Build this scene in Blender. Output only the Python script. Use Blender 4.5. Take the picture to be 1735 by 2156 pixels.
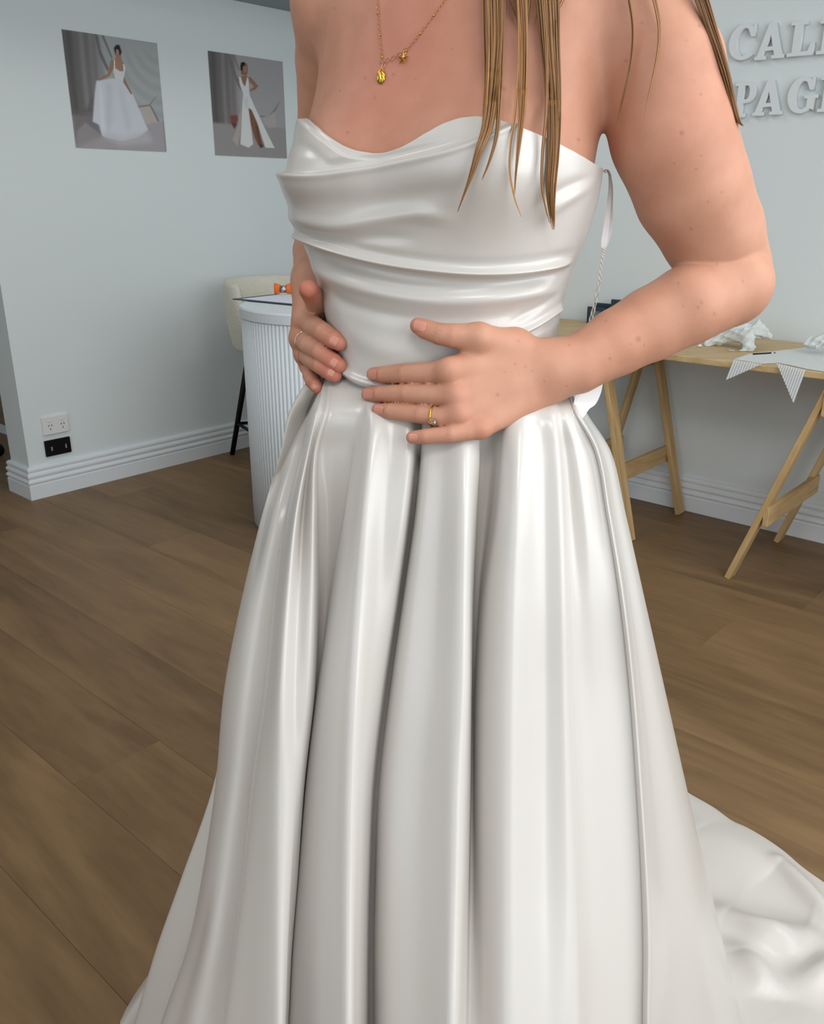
import bpy, bmesh, math, random
import numpy as np
from mathutils import Vector, Matrix
from mathutils.bvhtree import BVHTree

random.seed(7); np.random.seed(7)
for _o in list(bpy.data.objects): bpy.data.objects.remove(_o)
SC = bpy.context.scene
COL = SC.collection
# ------------------------------------------------------------------ camera
H = 1.2                                   # camera height above the floor
FPX, CX, CY = 1815.0, 867.5, 1078.0       # focal length and centre for a 1735 x 2156 frame
TH = math.radians(19.8)                   # downward pitch
ST, CT = math.sin(TH), math.cos(TH)
cam_d = bpy.data.cameras.new('camera')
cam_d.sensor_fit = 'HORIZONTAL'; cam_d.sensor_width = 36.0
cam_d.lens = 36.0 * FPX / 1735.0
cam_d.clip_start = 0.02
cam = bpy.data.objects.new('camera', cam_d); COL.objects.link(cam)
cam.location = (0, 0, H); cam.rotation_euler = (math.pi/2 - TH, 0, 0)
SC.camera = cam
# ------------------------------------------------------------------ colour, world, lights
SC.view_settings.view_transform = 'Standard'
SC.view_settings.look = 'None'
SC.view_settings.gamma = 1.0
SC.view_settings.use_curve_mapping = False
SC.view_settings.exposure = 0.0
SC.cycles.use_denoising = True
SC.cycles.max_bounces = 8
SC.cycles.sample_clamp_indirect = 6.0
w = bpy.data.worlds.new('world'); SC.world = w; w.use_nodes = True
w.node_tree.nodes['Background'].inputs[0].default_value = (0.80, 0.90, 1.0, 1)
w.node_tree.nodes['Background'].inputs[1].default_value = 1.0
# room frame: E runs along the lettered wall (to the right), N points from it into the room
E2 = (0.744, -0.668); N2 = (-0.668, -0.744); W0 = (0.957, 3.53)
def room(t, s, z=0.0):
    return Vector((W0[0] + t*E2[0] + s*N2[0], W0[1] + t*E2[1] + s*N2[1], z))
ANG = math.atan2(E2[1], E2[0])
def area(name, loc, target, sx, sy, power, color):
    d = bpy.data.lights.new(name, 'AREA'); d.shape = 'RECTANGLE'; d.size = sx; d.size_y = sy
    d.energy = power; d.color = color
    o = bpy.data.objects.new(name, d); COL.objects.link(o)
    o.location = loc
    o.rotation_euler = (Vector(target) - Vector(loc)).to_track_quat('-Z', 'Y').to_euler()
    return o
T_A, T_R, S_F, CEIL = -1.90, 3.1, 5.4, 2.55       # photo wall, window wall, front wall, ceiling
area('daylight_window_right', room(T_R-0.06, 2.3, 1.62), room(0, 2.3, 1.25), 2.8, 1.5, 40, (0.93, 0.97, 1.0))
area('daylight_window_front', room(0.9, S_F-0.06, 1.45), room(0.9, 0, 1.2), 2.6, 1.7, 9, (0.93, 0.97, 1.0))
for _t, _s, _p in ((-0.5, 1.1, 7), (2.3, 1.9, 16), (2.2, 3.7, 18), (-0.4, 3.5, 11)):
    area('ceiling_panel', room(_t, _s, CEIL-0.03), room(_t, _s, 0), 0.8, 0.8, _p, (1.0, 0.97, 0.935))

# ------------------------------------------------------------------ helpers
def pix(u, v, y):
    """point at world depth y seen at (u, v) of the 1735 x 2156 photograph"""
    a = (u-CX)/FPX; b = -(v-CY)/FPX
    dy = CT + b*ST; dz = -ST + b*CT
    k = y/dy
    return np.array([a*k, y, H + dz*k])
def pixz(u, v, z=0.0):
    a = (u-CX)/FPX; b = -(v-CY)/FPX
    dy = CT + b*ST; dz = -ST + b*CT
    k = (z-H)/dz
    return np.array([a*k, dy*k, z])
def proj(P):
    P = np.asarray(P, float)
    x = P[..., 0]; y = P[..., 1]; z = P[..., 2]-H
    d = y*CT - z*ST; up = y*ST + z*CT
    return CX + FPX*x/d, CY - FPX*up/d
def raydir(u, v):
    a = (u-CX)/FPX; b = -(v-CY)/FPX
    return Vector((a, CT+b*ST, -ST+b*CT)).normalized()
def pix_wall(u, v, axis, val):
    """point of a wall plane (axis 't' or 's' = val) seen at (u, v): returns (t, s, z)"""
    d = raydir(u, v)
    def ts(p): 
        rx, ry = p[0]-W0[0], p[1]-W0[1]
        return rx*E2[0]+ry*E2[1], rx*N2[0]+ry*N2[1]
    t0, s0 = ts((0, 0)); t1, s1 = ts((d.x, d.y))
    k = (val-t0)/(t1-t0) if axis == 't' else (val-s0)/(s1-s0)
    return t0+(t1-t0)*k, s0+(s1-s0)*k, H+d.z*k

def meta(o, label=None, cat=None, group=None, kind=None):
    if label: o['label'] = label
    if cat: o['category'] = cat
    if group: o['group'] = group
    if kind: o['kind'] = kind
    return o
def empty(name, loc, label, cat, group=None, rz=0.0):
    o = bpy.data.objects.new(name, None); COL.objects.link(o)
    o.location = loc; o.rotation_euler = (0, 0, rz); o.empty_display_size = 0.05
    return meta(o, label, cat, group)
def link(name, me, mat=None, parent=None, world=True, smooth=False, loc=None, rz=None):
    o = bpy.data.objects.new(name, me); COL.objects.link(o)
    if mat is not None and not me.materials: me.materials.append(mat)
    if loc is not None: o.location = loc
    if rz is not None: o.rotation_euler = (0, 0, rz)
    if parent is not None:
        o.parent = parent
        if world:
            M = Matrix.Translation(parent.location) @ parent.rotation_euler.to_matrix().to_4x4()
            p2 = parent.parent
            while p2 is not None:
                M = (Matrix.Translation(p2.location) @ p2.rotation_euler.to_matrix().to_4x4()) @ M
                p2 = p2.parent
            o.matrix_parent_inverse = M.inverted()
    if smooth: me.polygons.foreach_set('use_smooth', [True]*len(me.polygons))
    return o
def pyd(name, verts, faces):
    me = bpy.data.meshes.new(name); me.from_pydata([tuple(map(float, v)) for v in verts], [], faces); me.update()
    return me
def fast_mesh(name, V, Q):
    me = bpy.data.meshes.new(name); n = len(Q); c = Q.shape[1]
    me.vertices.add(len(V)); me.vertices.foreach_set('co', np.asarray(V, np.float32).ravel())
    me.loops.add(n*c); me.loops.foreach_set('vertex_index', np.asarray(Q, np.int32).ravel())
    me.polygons.add(n); me.polygons.foreach_set('loop_start', np.arange(0, n*c, c, dtype=np.int32))
    me.polygons.foreach_set('use_smooth', np.ones(n, bool))
    me.update(calc_edges=True); me.validate()
    return me
def bm_obj(name, bm, mat, parent=None, smooth=False, world=True, loc=None, rz=None):
    me = bpy.data.meshes.new(name); bmesh.ops.recalc_face_normals(bm, faces=bm.faces); bm.to_mesh(me); bm.free()
    return link(name, me, mat, parent, world, smooth, loc, rz)
def bm_box(bm, c, size, M=None, bevel=0.0, seg=2):
    r = bmesh.ops.create_cube(bm, size=1.0)
    vs = r['verts']
    bmesh.ops.scale(bm, vec=size, verts=vs)
    if bevel:
        es = list({e for v in vs for e in v.link_edges})
        rb = bmesh.ops.bevel(bm, geom=es, offset=bevel, segments=seg, profile=0.5, affect='EDGES')
        vs = list({v for f in rb['faces'] for v in f.verts} | {v for v in vs if v.is_valid})
    T = Matrix.Translation(Vector(c))
    if M is not None: T = T @ M.to_4x4()
    bmesh.ops.transform(bm, matrix=T, verts=vs)
    return vs
RZ = Matrix.Rotation(ANG, 3, 'Z')
def room_box(name, t, s, z, mat, parent=None, bevel=0.0, seg=1):
    """box between t[0..1], s[0..1], z[0..1] in the room frame"""
    bm = bmesh.new()
    c = room((t[0]+t[1])/2, (s[0]+s[1])/2, (z[0]+z[1])/2)
    bm_box(bm, c, (abs(t[1]-t[0]), abs(s[1]-s[0]), abs(z[1]-z[0])), RZ, bevel, seg)
    return bm_obj(name, bm, mat, parent)
def tube_arrays(path, radii, n=10, cap=True, up=(0, 0, 1)):
    path = [Vector(p) for p in path]
    if not hasattr(radii, '__len__'): radii = [radii]*len(path)
    V = []; F = []
    prev = None
    for i, p in enumerate(path):
        a = path[max(i-1, 0)]; b = path[min(i+1, len(path)-1)]
        d = (b-a).normalized()
        if prev is None:
            x = d.cross(Vector(up))
            if x.length < 1e-4: x = d.cross(Vector((1, 0, 0)))
            x.normalize()
        else:
            x = (prev - d*prev.dot(d)).normalized()
        prev = x; y = d.cross(x)
        for k in range(n):
            th = 2*math.pi*k/n
            V.append(p + (x*math.cos(th)+y*math.sin(th))*radii[i])
    m = len(path)
    for i in range(m-1):
        for k in range(n):
            F.append((i*n+k, i*n+(k+1) % n, (i+1)*n+(k+1) % n, (i+1)*n+k))
    if cap:
        F.append(tuple(range(n-1, -1, -1))); F.append(tuple((m-1)*n+k for k in range(n)))
    return V, F
def tube(name, path, radii, mat, parent=None, n=10, cap=True):
    V, F = tube_arrays(path, radii, n, cap)
    return link(name, pyd(name, V, F), mat, parent, smooth=True)
def crom(P, m):
    """centripetal-ish Catmull-Rom through the rows of P, m samples per span"""
    P = np.asarray(P, float); n = len(P)
    Q = np.vstack([2*P[0]-P[1], P, 2*P[-1]-P[-2]])
    out = []
    for i in range(n-1):
        p0, p1, p2, p3 = Q[i], Q[i+1], Q[i+2], Q[i+3]
        t0 = 0; t1 = t0+max(np.linalg.norm(p1-p0), 1e-6)**0.5
        t2 = t1+max(np.linalg.norm(p2-p1), 1e-6)**0.5; t3 = t2+max(np.linalg.norm(p3-p2), 1e-6)**0.5
        for t in np.linspace(t1, t2, m, endpoint=False):
            A1 = (t1-t)/(t1-t0)*p0+(t-t0)/(t1-t0)*p1
            A2 = (t2-t)/(t2-t1)*p1+(t-t1)/(t2-t1)*p2
            A3 = (t3-t)/(t3-t2)*p2+(t-t2)/(t3-t2)*p3
            B1 = (t2-t)/(t2-t0)*A1+(t-t0)/(t2-t0)*A2
            B2 = (t3-t)/(t3-t1)*A2+(t-t1)/(t3-t1)*A3
            out.append((t2-t)/(t2-t1)*B1+(t-t1)/(t2-t1)*B2)
    out.append(P[-1])
    return np.array(out)

# ------------------------------------------------------------------ materials
def s2l(c):
    return tuple(((x/255)/12.92 if x/255 <= 0.04045 else ((x/255+0.055)/1.055)**2.4) for x in c)
def mat(name, rgb, rough=0.5, spec=0.5, metal=0.0, bump=None, var=None, sheen=0.0, trans=0.0, ior=1.45, alpha=1.0, aniso=0.0):
    m = bpy.data.materials.new(name); m.use_nodes = True
    nt = m.node_tree; b = nt.nodes['Principled BSDF']
    b.inputs['Base Color'].default_value = (*s2l(rgb), 1)
    b.inputs['Roughness'].default_value = rough
    b.inputs['Specular IOR Level'].default_value = spec
    b.inputs['Metallic'].default_value = metal
    b.inputs['Sheen Weight'].default_value = sheen
    b.inputs['Transmission Weight'].default_value = trans
    b.inputs['IOR'].default_value = ior
    b.inputs['Alpha'].default_value = alpha
    b.inputs['Anisotropic'].default_value = aniso
    tc = nt.nodes.new('ShaderNodeTexCoord')
    if var:                                  # var = (scale, amount)
        nz = nt.nodes.new('ShaderNodeTexNoise'); nz.inputs['Scale'].default_value = var[0]; nz.inputs['Detail'].default_value = 4
        nt.links.new(tc.outputs['Object'], nz.inputs['Vector'])
        mx = nt.nodes.new('ShaderNodeMix'); mx.data_type = 'RGBA'
        d = var[1]
        mx.inputs[6].default_value = (*[x*(1-d) for x in s2l(rgb)], 1)
        mx.inputs[7].default_value = (*[min(1, x*(1+d)) for x in s2l(rgb)], 1)
        nt.links.new(nz.outputs['Fac'], mx.inputs[0]); nt.links.new(mx.outputs[2], b.inputs['Base Color'])
    if bump:                                 # bump = (scale, strength, distance)
        nz = nt.nodes.new('ShaderNodeTexNoise'); nz.inputs['Scale'].default_value = bump[0]; nz.inputs['Detail'].default_value = 3
        nt.links.new(tc.outputs['Object'], nz.inputs['Vector'])
        bp = nt.nodes.new('ShaderNodeBump'); bp.inputs['Strength'].default_value = bump[1]; bp.inputs['Distance'].default_value = bump[2]
        nt.links.new(nz.outputs['Fac'], bp.inputs['Height']); nt.links.new(bp.outputs['Normal'], b.inputs['Normal'])
    return m
def wood(name, dark, light, scale=(1.2, 14, 14), rough=0.42, rand=0.25, plank=False):
    m = bpy.data.materials.new(name); m.use_nodes = True
    nt = m.node_tree; N = nt.nodes; L = nt.links; b = N['Principled BSDF']
    tc = N.new('ShaderNodeTexCoord'); oi = N.new('ShaderNodeObjectInfo')
    mp = N.new('ShaderNodeMapping'); mp.inputs['Scale'].default_value = scale
    sc = N.new('ShaderNodeVectorMath'); sc.operation = 'SCALE'; sc.inputs[0].default_value = (37, 19, 11)
    L.new(oi.outputs['Random'], sc.inputs['Scale'])
    ad = N.new('ShaderNodeVectorMath'); ad.operation = 'ADD'
    L.new(tc.outputs['Object'], mp.inputs['Vector']); L.new(mp.outputs['Vector'], ad.inputs[0]); L.new(sc.outputs['Vector'], ad.inputs[1])
    n1 = N.new('ShaderNodeTexNoise'); n1.inputs['Scale'].default_value = 1.0; n1.inputs['Detail'].default_value = 6; n1.inputs['Distortion'].default_value = 1.2
    L.new(ad.outputs['Vector'], n1.inputs['Vector'])
    n2 = N.new('ShaderNodeTexNoise'); n2.inputs['Scale'].default_value = 7.0; n2.inputs['Detail'].default_value = 5
    L.new(ad.outputs['Vector'], n2.inputs['Vector'])
    m1 = N.new('ShaderNodeMath'); m1.operation = 'MULTIPLY'; m1.inputs[1].default_value = 0.35
    L.new(n2.outputs['Fac'], m1.inputs[0])
    m2 = N.new('ShaderNodeMath'); m2.operation = 'MULTIPLY_ADD'; m2.inputs[1].default_value = 0.9
    L.new(n1.outputs['Fac'], m2.inputs[0]); L.new(m1.outputs['Value'], m2.inputs[2])
    m3 = N.new('ShaderNodeMath'); m3.operation = 'MULTIPLY_ADD'; m3.inputs[1].default_value = rand
    L.new(oi.outputs['Random'], m3.inputs[0]); L.new(m2.outputs['Value'], m3.inputs[2])
    cr = N.new('ShaderNodeValToRGB'); cr.color_ramp.elements[0].position = 0.42; cr.color_ramp.elements[1].position = 0.95
    cr.color_ramp.elements[0].color = (*s2l(dark), 1); cr.color_ramp.elements[1].color = (*s2l(light), 1)
    L.new(m3.outputs['Value'], cr.inputs['Fac']); L.new(cr.outputs['Color'], b.inputs['Base Color'])
    b.inputs['Roughness'].default_value = rough
    b.inputs['Specular IOR Level'].default_value = 0.35
    bp = N.new('ShaderNodeBump'); bp.inputs['Strength'].default_value = 0.08; bp.inputs['Distance'].default_value = 0.002
    L.new(m2.outputs['Value'], bp.inputs['Height']); L.new(bp.outputs['Normal'], b.inputs['Normal'])
    return m
M_WALL = mat('wall_paint', (220, 227, 228), 0.75, 0.25, bump=(220, 0.08, 0.002))
M_CEIL = mat('ceiling_paint', (205, 210, 212), 0.9, 0.2)
M_BULK = mat('bulkhead_shaded', (150, 162, 166), 0.9, 0.2)  # greyed: shade of the downward face is put into the colour
M_TRIM = mat('trim_gloss', (226, 231, 235), 0.35, 0.5)
M_FLOOR = wood('floor_boards', (98, 75, 50), (140, 111, 77), (1.1, 6.5, 6.5), 0.48, 0.22)
M_GAP = mat('floor_gap', (66, 48, 33), 0.9)
M_PINE = wood('pine', (166, 130, 82), (214, 184, 134), (2.0, 22, 22), 0.55, 0.1)
M_PLY = wood('plywood', (176, 145, 98), (216, 190, 146), (3.0, 16, 16), 0.5, 0.1)
M_WHITE = mat('white_plastic', (226, 226, 224), 0.4)
M_SLOT = mat('socket_slot', (70, 72, 74), 0.7)
M_BLACK = mat('black_plastic', (8, 8, 8), 0.45, 0.3)
M_BLACKM = mat('black_metal', (14, 14, 15), 0.5, 0.4, 0.3)
M_GREYP = mat('grey_port', (140, 146, 148), 0.5)
M_BOUCLE = mat('boucle', (222, 218, 204), 0.95, 0.1, bump=(160, 1.0, 0.006), sheen=0.3)
M_FLUTE = mat('fluted_white', (222, 229, 233), 0.55, 0.4)
M_DARKBLUE = mat('dark_blue', (44, 60, 72), 0.35)
M_PAPER = mat('paper', (226, 230, 244), 0.8, 0.2)
M_ORANGE = mat('orange_plastic', (232, 108, 22), 0.25, 0.6)
M_STEEL = mat('steel', (190, 190, 188), 0.25, 0.5, 1.0)
M_GOLD = mat('gold', (212, 168, 70), 0.22, 0.5, 1.0)
M_ROSE = mat('rose_gold', (206, 150, 112), 0.25, 0.5, 1.0)
M_SILVER = mat('silver', (226, 214, 200), 0.2, 0.5, 1.0)
M_DIAMOND = mat('diamond', (250, 250, 250), 0.02, 1.0, 0, trans=1.0, ior=2.2)
M_LACE = mat('lace', (226, 230, 228), 0.9, 0.2, bump=(260, 0.9, 0.004))
M_TULLE = mat('tulle', (226, 230, 232), 0.8, 0.2, alpha=0.82)
M_TAG = mat('tag_card', (238, 238, 235), 0.7, 0.2)
M_CORD = mat('cord', (226, 224, 218), 0.8, 0.2)
M_LETTER = mat('letter_white', (222, 227, 229), 0.55, 0.4)
M_GLASSY = mat('picture_grey', (120, 128, 126), 0.3)
M_SATIN = mat('satin', (203, 198, 192), 0.27, 0.72, sheen=0.0, bump=(900, 0.03, 0.0004))
M_SATINT = mat('satin_train', (208, 203, 196), 0.36, 0.55)
M_RIBBON = mat('ribbon', (240, 238, 240), 0.35, 0.5)
M_NAIL = mat('nail', (204, 142, 122), 0.3, 0.5)
M_NAILTIP = mat('nail_tip', (222, 192, 176), 0.25, 0.6)
def skin_mat():
    m = bpy.data.materials.new('skin'); m.use_nodes = True
    nt = m.node_tree; N = nt.nodes; L = nt.links; b = N['Principled BSDF']
    at = N.new('ShaderNodeVertexColor'); at.layer_name = 'tone'
    tc = N.new('ShaderNodeTexCoord')
    nz = N.new('ShaderNodeTexNoise'); nz.inputs['Scale'].default_value = 38; nz.inputs['Detail'].default_value = 4
    L.new(tc.outputs['Object'], nz.inputs['Vector'])
    cr = N.new('ShaderNodeValToRGB')
    cr.color_ramp.elements[0].position = 0.3; cr.color_ramp.elements[0].color = (0.90, 0.86, 0.84, 1)
    cr.color_ramp.elements[1].position = 0.7; cr.color_ramp.elements[1].color = (1.0, 1.0, 1.0, 1)
    L.new(nz.outputs['Fac'], cr.inputs['Fac'])
    mx = N.new('ShaderNodeMix'); mx.data_type = 'RGBA'; mx.blend_type = 'MULTIPLY'; mx.inputs[0].default_value = 1.0
    L.new(at.outputs['Color'], mx.inputs[6]); L.new(cr.outputs['Color'], mx.inputs[7])
    L.new(mx.outputs[2], b.inputs['Base Color'])
    b.inputs['Roughness'].default_value = 0.52; b.inputs['Specular IOR Level'].default_value = 0.35
    b.inputs['Subsurface Weight'].default_value = 0.12
    b.inputs['Subsurface Radius'].default_value = (1.0, 0.35, 0.2); b.inputs['Subsurface Scale'].default_value = 0.006
    vo = N.new('ShaderNodeTexVoronoi'); vo.inputs['Scale'].default_value = 900
    L.new(tc.outputs['Object'], vo.inputs['Vector'])
    bp = N.new('ShaderNodeBump'); bp.inputs['Strength'].default_value = 0.12; bp.inputs['Distance'].default_value = 0.0006
    L.new(vo.outputs['Distance'], bp.inputs['Height']); L.new(bp.outputs['Normal'], b.inputs['Normal'])
    return m
M_SKIN = skin_mat()
def hair_mat():
    m = bpy.data.materials.new('hair'); m.use_nodes = True
    nt = m.node_tree; N = nt.nodes; L = nt.links; b = N['Principled BSDF']
    at = N.new('ShaderNodeVertexColor'); at.layer_name = 'tone'
    L.new(at.outputs['Color'], b.inputs['Base Color'])
    b.inputs['Roughness'].default_value = 0.38; b.inputs['Specular IOR Level'].default_value = 0.5
    return m
M_HAIR = hair_mat()
M_HAIRCAP = mat('hair_cap', (120, 84, 50), 0.5)

# ------------------------------------------------------------------ room shell
def structure(o): o['kind'] = 'structure'; return o
T_END = -3.9
floor = structure(room_box('floor', (T_END-0.2, T_R+0.3), (-1.2, S_F+0.2), (-0.06, -0.012), M_GAP))
# boards run along E, 0.2165 m wide, ends staggered
BW = 0.2165
def plank_mesh(name, L):
    bm = bmesh.new(); bm_box(bm, (0, 0, 0), (L-0.0006, BW-0.0006, 0.012), None, 0.0004, 1)
    me = bpy.data.meshes.new(name); bmesh.ops.recalc_face_normals(bm, faces=bm.faces); bm.to_mesh(me); bm.free()
    me.materials.append(M_FLOOR); return me
PL = 1.83
P_ME = plank_mesh('plank', PL)
s0 = 2.374 - BW*20
rows = [s0 + k*BW for k in range(60) if -1.1 < s0+k*BW < S_F]
for r, s in enumerate(rows):
    sc = s + BW/2
    off = 0.042 if abs(s-2.374) < 0.01 else (random.random()*PL)
    if abs(s-2.6) < 0.05: off = 0.042-0.62
    t = off - PL*6
    while t < T_R:
        if t+PL > T_END:
            o = bpy.data.objects.new('plank', P_ME); COL.objects.link(o)
            o.parent = floor; o.location = room(t+PL/2, sc, -0.006); o.rotation_euler = (0, 0, ANG)
        t += PL
structure(room_box('ceiling', (T_END-0.2, T_R+0.3), (-1.2, S_F+0.2), (CEIL, CEIL+0.1), M_CEIL))
WT = 0.17
structure(room_box('wall_back', (T_A-WT, T_R+0.2), (-0.15, 0.0), (0, CEIL), M_WALL))
S_END = 1.745
structure(room_box('wall_left', (T_A-WT, T_A), (0.0, S_END), (0, CEIL), M_WALL))
structure(room_box('wall_far_left', (T_END-0.2, T_END), (-1.2, S_F+0.1), (0, CEIL), M_WALL))
structure(room_box('wall_far_back', (T_END, T_A-WT), (-1.2, -1.05), (0, CEIL), M_WALL))
structure(room_box('wall_front', (T_END, -0.5), (S_F, S_F+0.15), (0, CEIL), M_WALL))
structure(room_box('wall_front_pier', (2.3, T_R+0.2), (S_F, S_F+0.15), (0, CEIL), M_WALL))
structure(room_box('wall_front_sill', (-0.5, 2.3), (S_F, S_F+0.15), (0, 0.55), M_WALL))
structure(room_box('wall_front_header', (-0.5, 2.3), (S_F, S_F+0.15), (2.35, CEIL), M_WALL))
structure(room_box('wall_right', (T_R, T_R+0.15), (0.0, 0.85), (0, CEIL), M_WALL))
structure(room_box('wall_right_pier', (T_R, T_R+0.15), (3.75, S_F+0.15), (0, CEIL), M_WALL))
structure(room_box('wall_right_sill', (T_R, T_R+0.15), (0.85, 3.75), (0, 0.85), M_WALL))
structure(room_box('wall_right_header', (T_R, T_R+0.15), (0.85, 3.75), (2.38, CEIL), M_WALL))
BULK_Z = 2.05
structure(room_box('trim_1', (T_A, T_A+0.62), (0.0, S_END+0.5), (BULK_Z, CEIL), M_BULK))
# colonial baseboards: swept profile (out from wall, z)
PROF = [(0.0, 0.0), (0.020, 0.0), (0.020, 0.060), (0.0165, 0.063), (0.0165, 0.067), (0.0215, 0.071), (0.0225, 0.077), (0.0195, 0.083),
        (0.0155, 0.086), (0.0155, 0.092), (0.0195, 0.097), (0.0205, 0.103), (0.0185, 0.110), (0.0135, 0.114), (0.0135, 0.119),
        (0.0165, 0.124), (0.0160, 0.132), (0.0120, 0.138), (0.0, 0.142)]
def sweep_board(name, path):
    """path: list of (t, s, out_t, out_s) corners in the room frame"""
    V = []; F = []; n = len(PROF)
    for (t, s, ot, os_) in path:
        for (d, z) in PROF: V.append(room(t+ot*d, s+os_*d, z))
    for i in range(len(path)-1):
        for k in range(n):
            F.append((i*n+k, (i+1)*n+k, (i+1)*n+(k+1) % n, i*n+(k+1) % n))
    F.append(tuple(range(n))); F.append(tuple((len(path)-1)*n+k for k in range(n-1, -1, -1)))
    me = pyd(name, V, F); o = link(name, me, M_TRIM); 
    bm = bmesh.new(); bm.from_mesh(me); bmesh.ops.recalc_face_normals(bm, faces=bm.faces); bm.to_mesh(me); bm.free()
    return structure(o)
sweep_board('baseboard_left', [(T_A, 0.0, 1, 0), (T_A, S_END, 1, 1), (T_A-WT, S_END, -1, 1), (T_A-WT, 0.0, -1, 0)])
sweep_board('baseboard_back', [(T_A, 0.0, 0, 1), (T_R, 0.0, 0, 1)])
# raised timber podium seen past the end of the photo wall
pod = empty('podium', room(-3.0, 0.6, 0), 'low podium with a white riser and brown timber top past the wall end', 'podium')
_pt, _ps, _pz = pix_wall(0, 910, 's', 0.0)
pr = pixz(2, 911, 0.0)
ps = (pr[0]-W0[0])*N2[0]+(pr[1]-W0[1])*N2[1]
room_box('riser', (T_END+0.02, T_A-WT-0.04), (ps-0.02, ps), (0.0, 0.056), M_TRIM, pod)
for k in range(7):
    s1 = ps+0.006-k*BW
    if s1-BW < -1.03: break
    room_box('plank', (T_END+0.02, T_A-WT-0.04), (s1-BW+0.0015, s1), (0.056, 0.068), M_FLOOR, pod, 0.001)

# ------------------------------------------------------------------ torso shape shared by the body and the bodice
YB = 0.95
_Z  = np.array([0.90, 0.95, 1.014, 1.045, 1.09, 1.136, 1.165, 1.20, 1.23, 1.2565, 1.30, 1.342, 1.383, 1.42, 1.45])
_C  = np.array([.034, .033, .032, .032, .029, .0275, .0262, .0258, .0255, .030, .040, .045, .043, .040, .038])
_W  = np.array([.160, .145, .124, .1190, .122, .1325, .1450, .1535, .1555, .1515, .146, .143, .133, .095, .06])
_D  = np.array([.125, .118, .105, .103, .104, .110, .116, .122, .125, .122, .112, .102, .085, .062, .05])
_SH = np.array([.12, .13, .15, .16, .19, .23, .25, .28, .30, .30, .30, .30, .30, .30, .30])
def smooth_tab(T):
    zz = np.linspace(_Z[0], _Z[-1], 400); f = np.interp(zz, _Z, T)
    k = np.hanning(41); k /= k.sum(); fp = np.pad(f, 20, mode='edge')
    return zz, np.convolve(fp, k, 'valid')
TC, TW, TD, TS = smooth_tab(_C), smooth_tab(_W), smooth_tab(_D), smooth_tab(_SH)
def tq(T, z): return np.interp(z, T[0], T[1])
def bump(phi, z):
    def g(p0, z0, sp, su, sd, A):
        dz = z-z0; sz = np.where(dz > 0, su, sd)
        return A*np.exp(-((phi-p0)/sp)**2-(dz/sz)**2)
    return g(-0.80, 1.225, 0.33, 0.060, 0.045, 0.026) + g(0.20, 1.225, 0.36, 0.062, 0.048, 0.030)
def surf(phi, z, off=0.0):
    c, W_, D_, sh = tq(TC, z), tq(TW, z), tq(TD, z), tq(TS, z)
    b = bump(phi, z)+off
    x = c+(W_+b)*np.sin(phi)
    y = YB-(D_+b)*np.cos(phi)-sh*(x-c)
    return np.stack([x, y, z+0*x], -1)
def ysurf(u, v):
    y = 0.86
    for _ in range(40):
        p = pix(u, v, y); z = p[2]
        c, W_, D_, sh = tq(TC, z), tq(TW, z), tq(TD, z), tq(TS, z)
        s = min(max((p[0]-c)/W_, -0.985), 0.985); ph = math.asin(s)
        b = float(bump(ph, z))
        yn = YB-(D_+b)*math.cos(ph)-sh*(p[0]-c)
        y += 0.5*(yn-y)
    return y

# ------------------------------------------------------------------ body: a signed distance field turned into one mesh
def rc(a, b, ra, rb): return ('rc', np.array(a, float), np.array(b, float), ra, rb)
def ell(c, r, R=None): return ('el', np.array(c, float), np.array(r, float), np.eye(3) if R is None else R)
def sd(pr, P):
    if pr[0] == 'rc':
        _, a, b, ra, rb = pr; ba = b-a
        t = np.clip(((P-a)@ba)/max(ba@ba, 1e-9), 0, 1)
        return np.linalg.norm(P-a-t[:, None]*ba, axis=1)-(ra+(rb-ra)*t)
    if pr[0] == 'el':
        _, c, r, R = pr; q = (P-c)@R
        k0 = np.linalg.norm(q/r, axis=1); k1 = np.linalg.norm(q/(r*r), axis=1)
        return k0*(k0-1)/np.maximum(k1, 1e-6)
    if pr[0] == 'torso':
        x, y, z = P[:, 0], P[:, 1], P[:, 2]
        c, W_, D_, sh = tq(TC, z), tq(TW, z), tq(TD, z), tq(TS, z)
        yy = y+sh*(x-c)
        dx, dy = x-c, yy-YB
        phi = np.arctan2(dx/W_, -dy/D_)
        k = np.sqrt((dx/W_)**2+(dy/D_)**2); r = np.sqrt(dx*dx+dy*dy)
        loc = r/np.maximum(k, 1e-4)
        d = (r-loc-bump(phi, z)+0.005)*0.93
        return np.maximum(d, np.maximum(z-1.43, 1.0-z))
def smin(a, b, k):
    h = np.clip(0.5+0.5*(b-a)/k, 0, 1)
    return b+(a-b)*h-k*h*(1-h)
def chain(pts): return [rc(pts[i][0], pts[i+1][0], pts[i][1], pts[i+1][1]) for i in range(len(pts)-1)]
def px(u, v, y, r): return (pix(u, v, y), r)
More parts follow.
